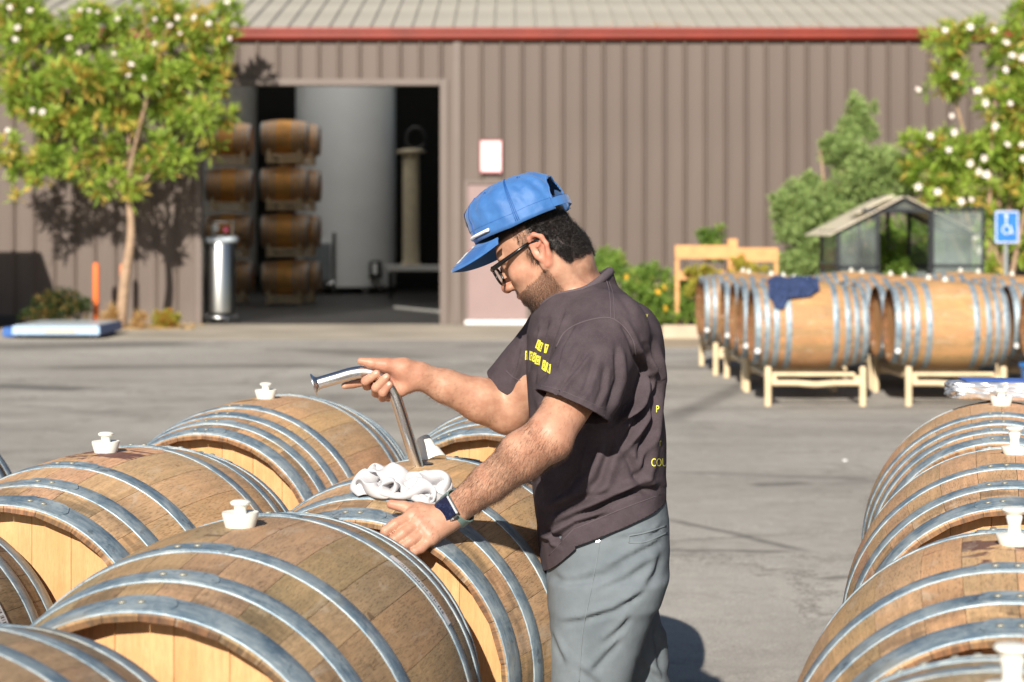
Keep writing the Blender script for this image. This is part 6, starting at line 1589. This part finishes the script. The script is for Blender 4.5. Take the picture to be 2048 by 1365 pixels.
# ---------------------------------------------------------------- the steel wand
hole = at(838, 930, 4.08); path = [A(632, 768, 4.055), A(670, 757, 4.057), A(705, 747, 4.060), A(735, 745, 4.062), A(762, 755, 4.064), A(785, 782, 4.067), A(797, 812, 4.070), A(812, 860, 4.076), A(826, 905, 4.083), A(838, 945, 4.09), A(850, 985, 4.096)]
mb = MB(); mb.tube(bezier_pts(path, 10), .0128, 24)
wd = thing('wand', (0, 0, 0), label='bent stainless steel wand held in his right hand, its foot in the bung hole', cat='wand')
link('tube', mb.mesh(M['steel_pipe'], True), wd).data.set_sharp_from_angle(angle=math.radians(50))
p0 = Vector(path[0]); ax0 = (Vector(path[0]) - Vector(path[1])).normalized(); mb = MB()
mb.tube([p0 - ax0 * .006, p0 - ax0 * .001, p0 + ax0 * .0035, p0 + ax0 * .0055, p0 + ax0 * .006], [.0123, .0150, .0225, .0228, .0218], 32)
link('flange', mb.mesh(M['steel_pipe'], True), wd).data.set_sharp_from_angle(angle=math.radians(40))

# ---------------------------------------------------------------- white rag on the barrel
n = N('white_cotton_rag', rough=.9, spec=.2); o_ = n.obj(); c = n.mix(n.mr(n.noise(o_, 20, 4, .6), .62, .75, 0, .5), (.52, .51, .525), (.42, .35, .29)); n.set('base', c); n.bump(n.noise(o_, 900, 2), .2, .001)
# a square of cloth is let fall in a heap on the barrel: distance constraints, contact with the barrel and with itself
def heap(center, nside=27, size=.42, steps=170, seed=6):
    r = np.random.default_rng(seed); g = np.linspace(-.5, .5, nside); U, Vv = np.meshgrid(g, g, indexing='ij'); rest = size / (nside - 1)
    P = np.stack([U * size * .40, Vv * size * .26, 0 * U], -1)
    def nf(a, b, s): return np.array([noise.noise(Vector((x * a, y * b, s))) for x, y in zip(U.ravel(), Vv.ravel())]).reshape(U.shape)
    P[..., 2] = .07 + .06 * nf(7, 5, seed) + .03 * nf(15, 12, seed + 3); P[..., 0] += .03 * nf(6, 9, seed + 5); P[..., 1] += .03 * nf(9, 6, seed + 8)
    P = (P + center).reshape(-1, 3); Q_ = P.copy(); idx = np.arange(nside * nside).reshape(nside, nside); C_ = []
    for a, b, d in [(idx[:-1], idx[1:], rest), (idx[:, :-1], idx[:, 1:], rest), (idx[:-1, :-1], idx[1:, 1:], rest * 1.414), (idx[1:, :-1], idx[:-1, 1:], rest * 1.414), (idx[:-2], idx[2:], rest * 1.9), (idx[:, :-2], idx[:, 2:], rest * 1.9)]:
        C_.append((a.ravel(), b.ravel(), d))
    bc, ba = np.array([BP.location.x, BP.location.y, BP.location.z + RB]), np.array([math.cos(AX), math.sin(AX), 0])
    ii, jj = idx // nside if False else (np.arange(nside * nside) // nside), np.arange(nside * nside) % nside
    th = .014
    for s in range(steps):
        vel = (P - Q_) * .96; Q_ = P.copy(); P = P + vel + np.array([0, 0, -9.8]) * (1 / 110) ** 2
        for it in range(7):
            for k, (a, b, d) in enumerate(C_):
                e = P[b] - P[a]; L_ = np.linalg.norm(e, axis=1) + 1e-9; st = (1.0 if k < 2 else .6 if k < 4 else .6); f = (.5 * st * (L_ - d) / L_)[:, None] * e
                if k > 3: f[L_ > d] = 0
                w = .8
                np.add.at(P, a, f * w * .5); np.add.at(P, b, -f * w * .5)
            q = P - bc; t = q @ ba; rv_ = q - t[:, None] * ba; R_ = np.linalg.norm(rv_, axis=1); lim = RH + (RB - RH) * (1 - (np.clip(t, -HL, HL) / HL) ** 2) + .005
            m = R_ < lim; P[m] += (rv_[m] / R_[m, None]) * (lim - R_)[m, None]
            Q_[m] = Q_[m] * .3 + P[m] * .7
        if s % 2 == 0:
            A32 = P.astype(np.float32); sq = (A32 ** 2).sum(1); D2 = sq[:, None] + sq[None] - 2 * A32 @ A32.T
            a, b = np.nonzero(D2 < th * th); m = (a < b) & ((np.abs(ii[a] - ii[b]) > 1) | (np.abs(jj[a] - jj[b]) > 1)); a, b = a[m], b[m]
            e = P[b] - P[a]; L_ = np.linalg.norm(e, axis=1) + 1e-6; f = (.5 * (th - L_) / L_)[:, None] * e * .8; np.add.at(P, a, -f); np.add.at(P, b, f)
            # loosely gathered: outer parts are pulled back in
            d = P - center; k = (d[:, 0] / .088) ** 2 + (d[:, 1] / .058) ** 2; m = k > 1; P[m, :2] -= d[m, :2] * (1 - 1 / np.sqrt(k[m]))[:, None] * .25
    F_ = np.stack([idx[:-1, :-1], idx[1:, :-1], idx[1:, 1:], idx[:-1, 1:]], -1).reshape(-1, 4)
    return P, F_
ctr = at(804, 985, 3.83); V, Fc = heap(np.array([ctr.x, ctr.y, .955]))
rag = link('rag', fast_mesh(V, Fc, n.m, 'rag')); md = rag.modifiers.new('soft', 'SUBSURF'); md.levels = md.render_levels = 2; md = rag.modifiers.new('solid', 'SOLIDIFY'); md.thickness = .0022; tag(rag, 'crumpled white rag lying on the barrel under the wand', 'rag')
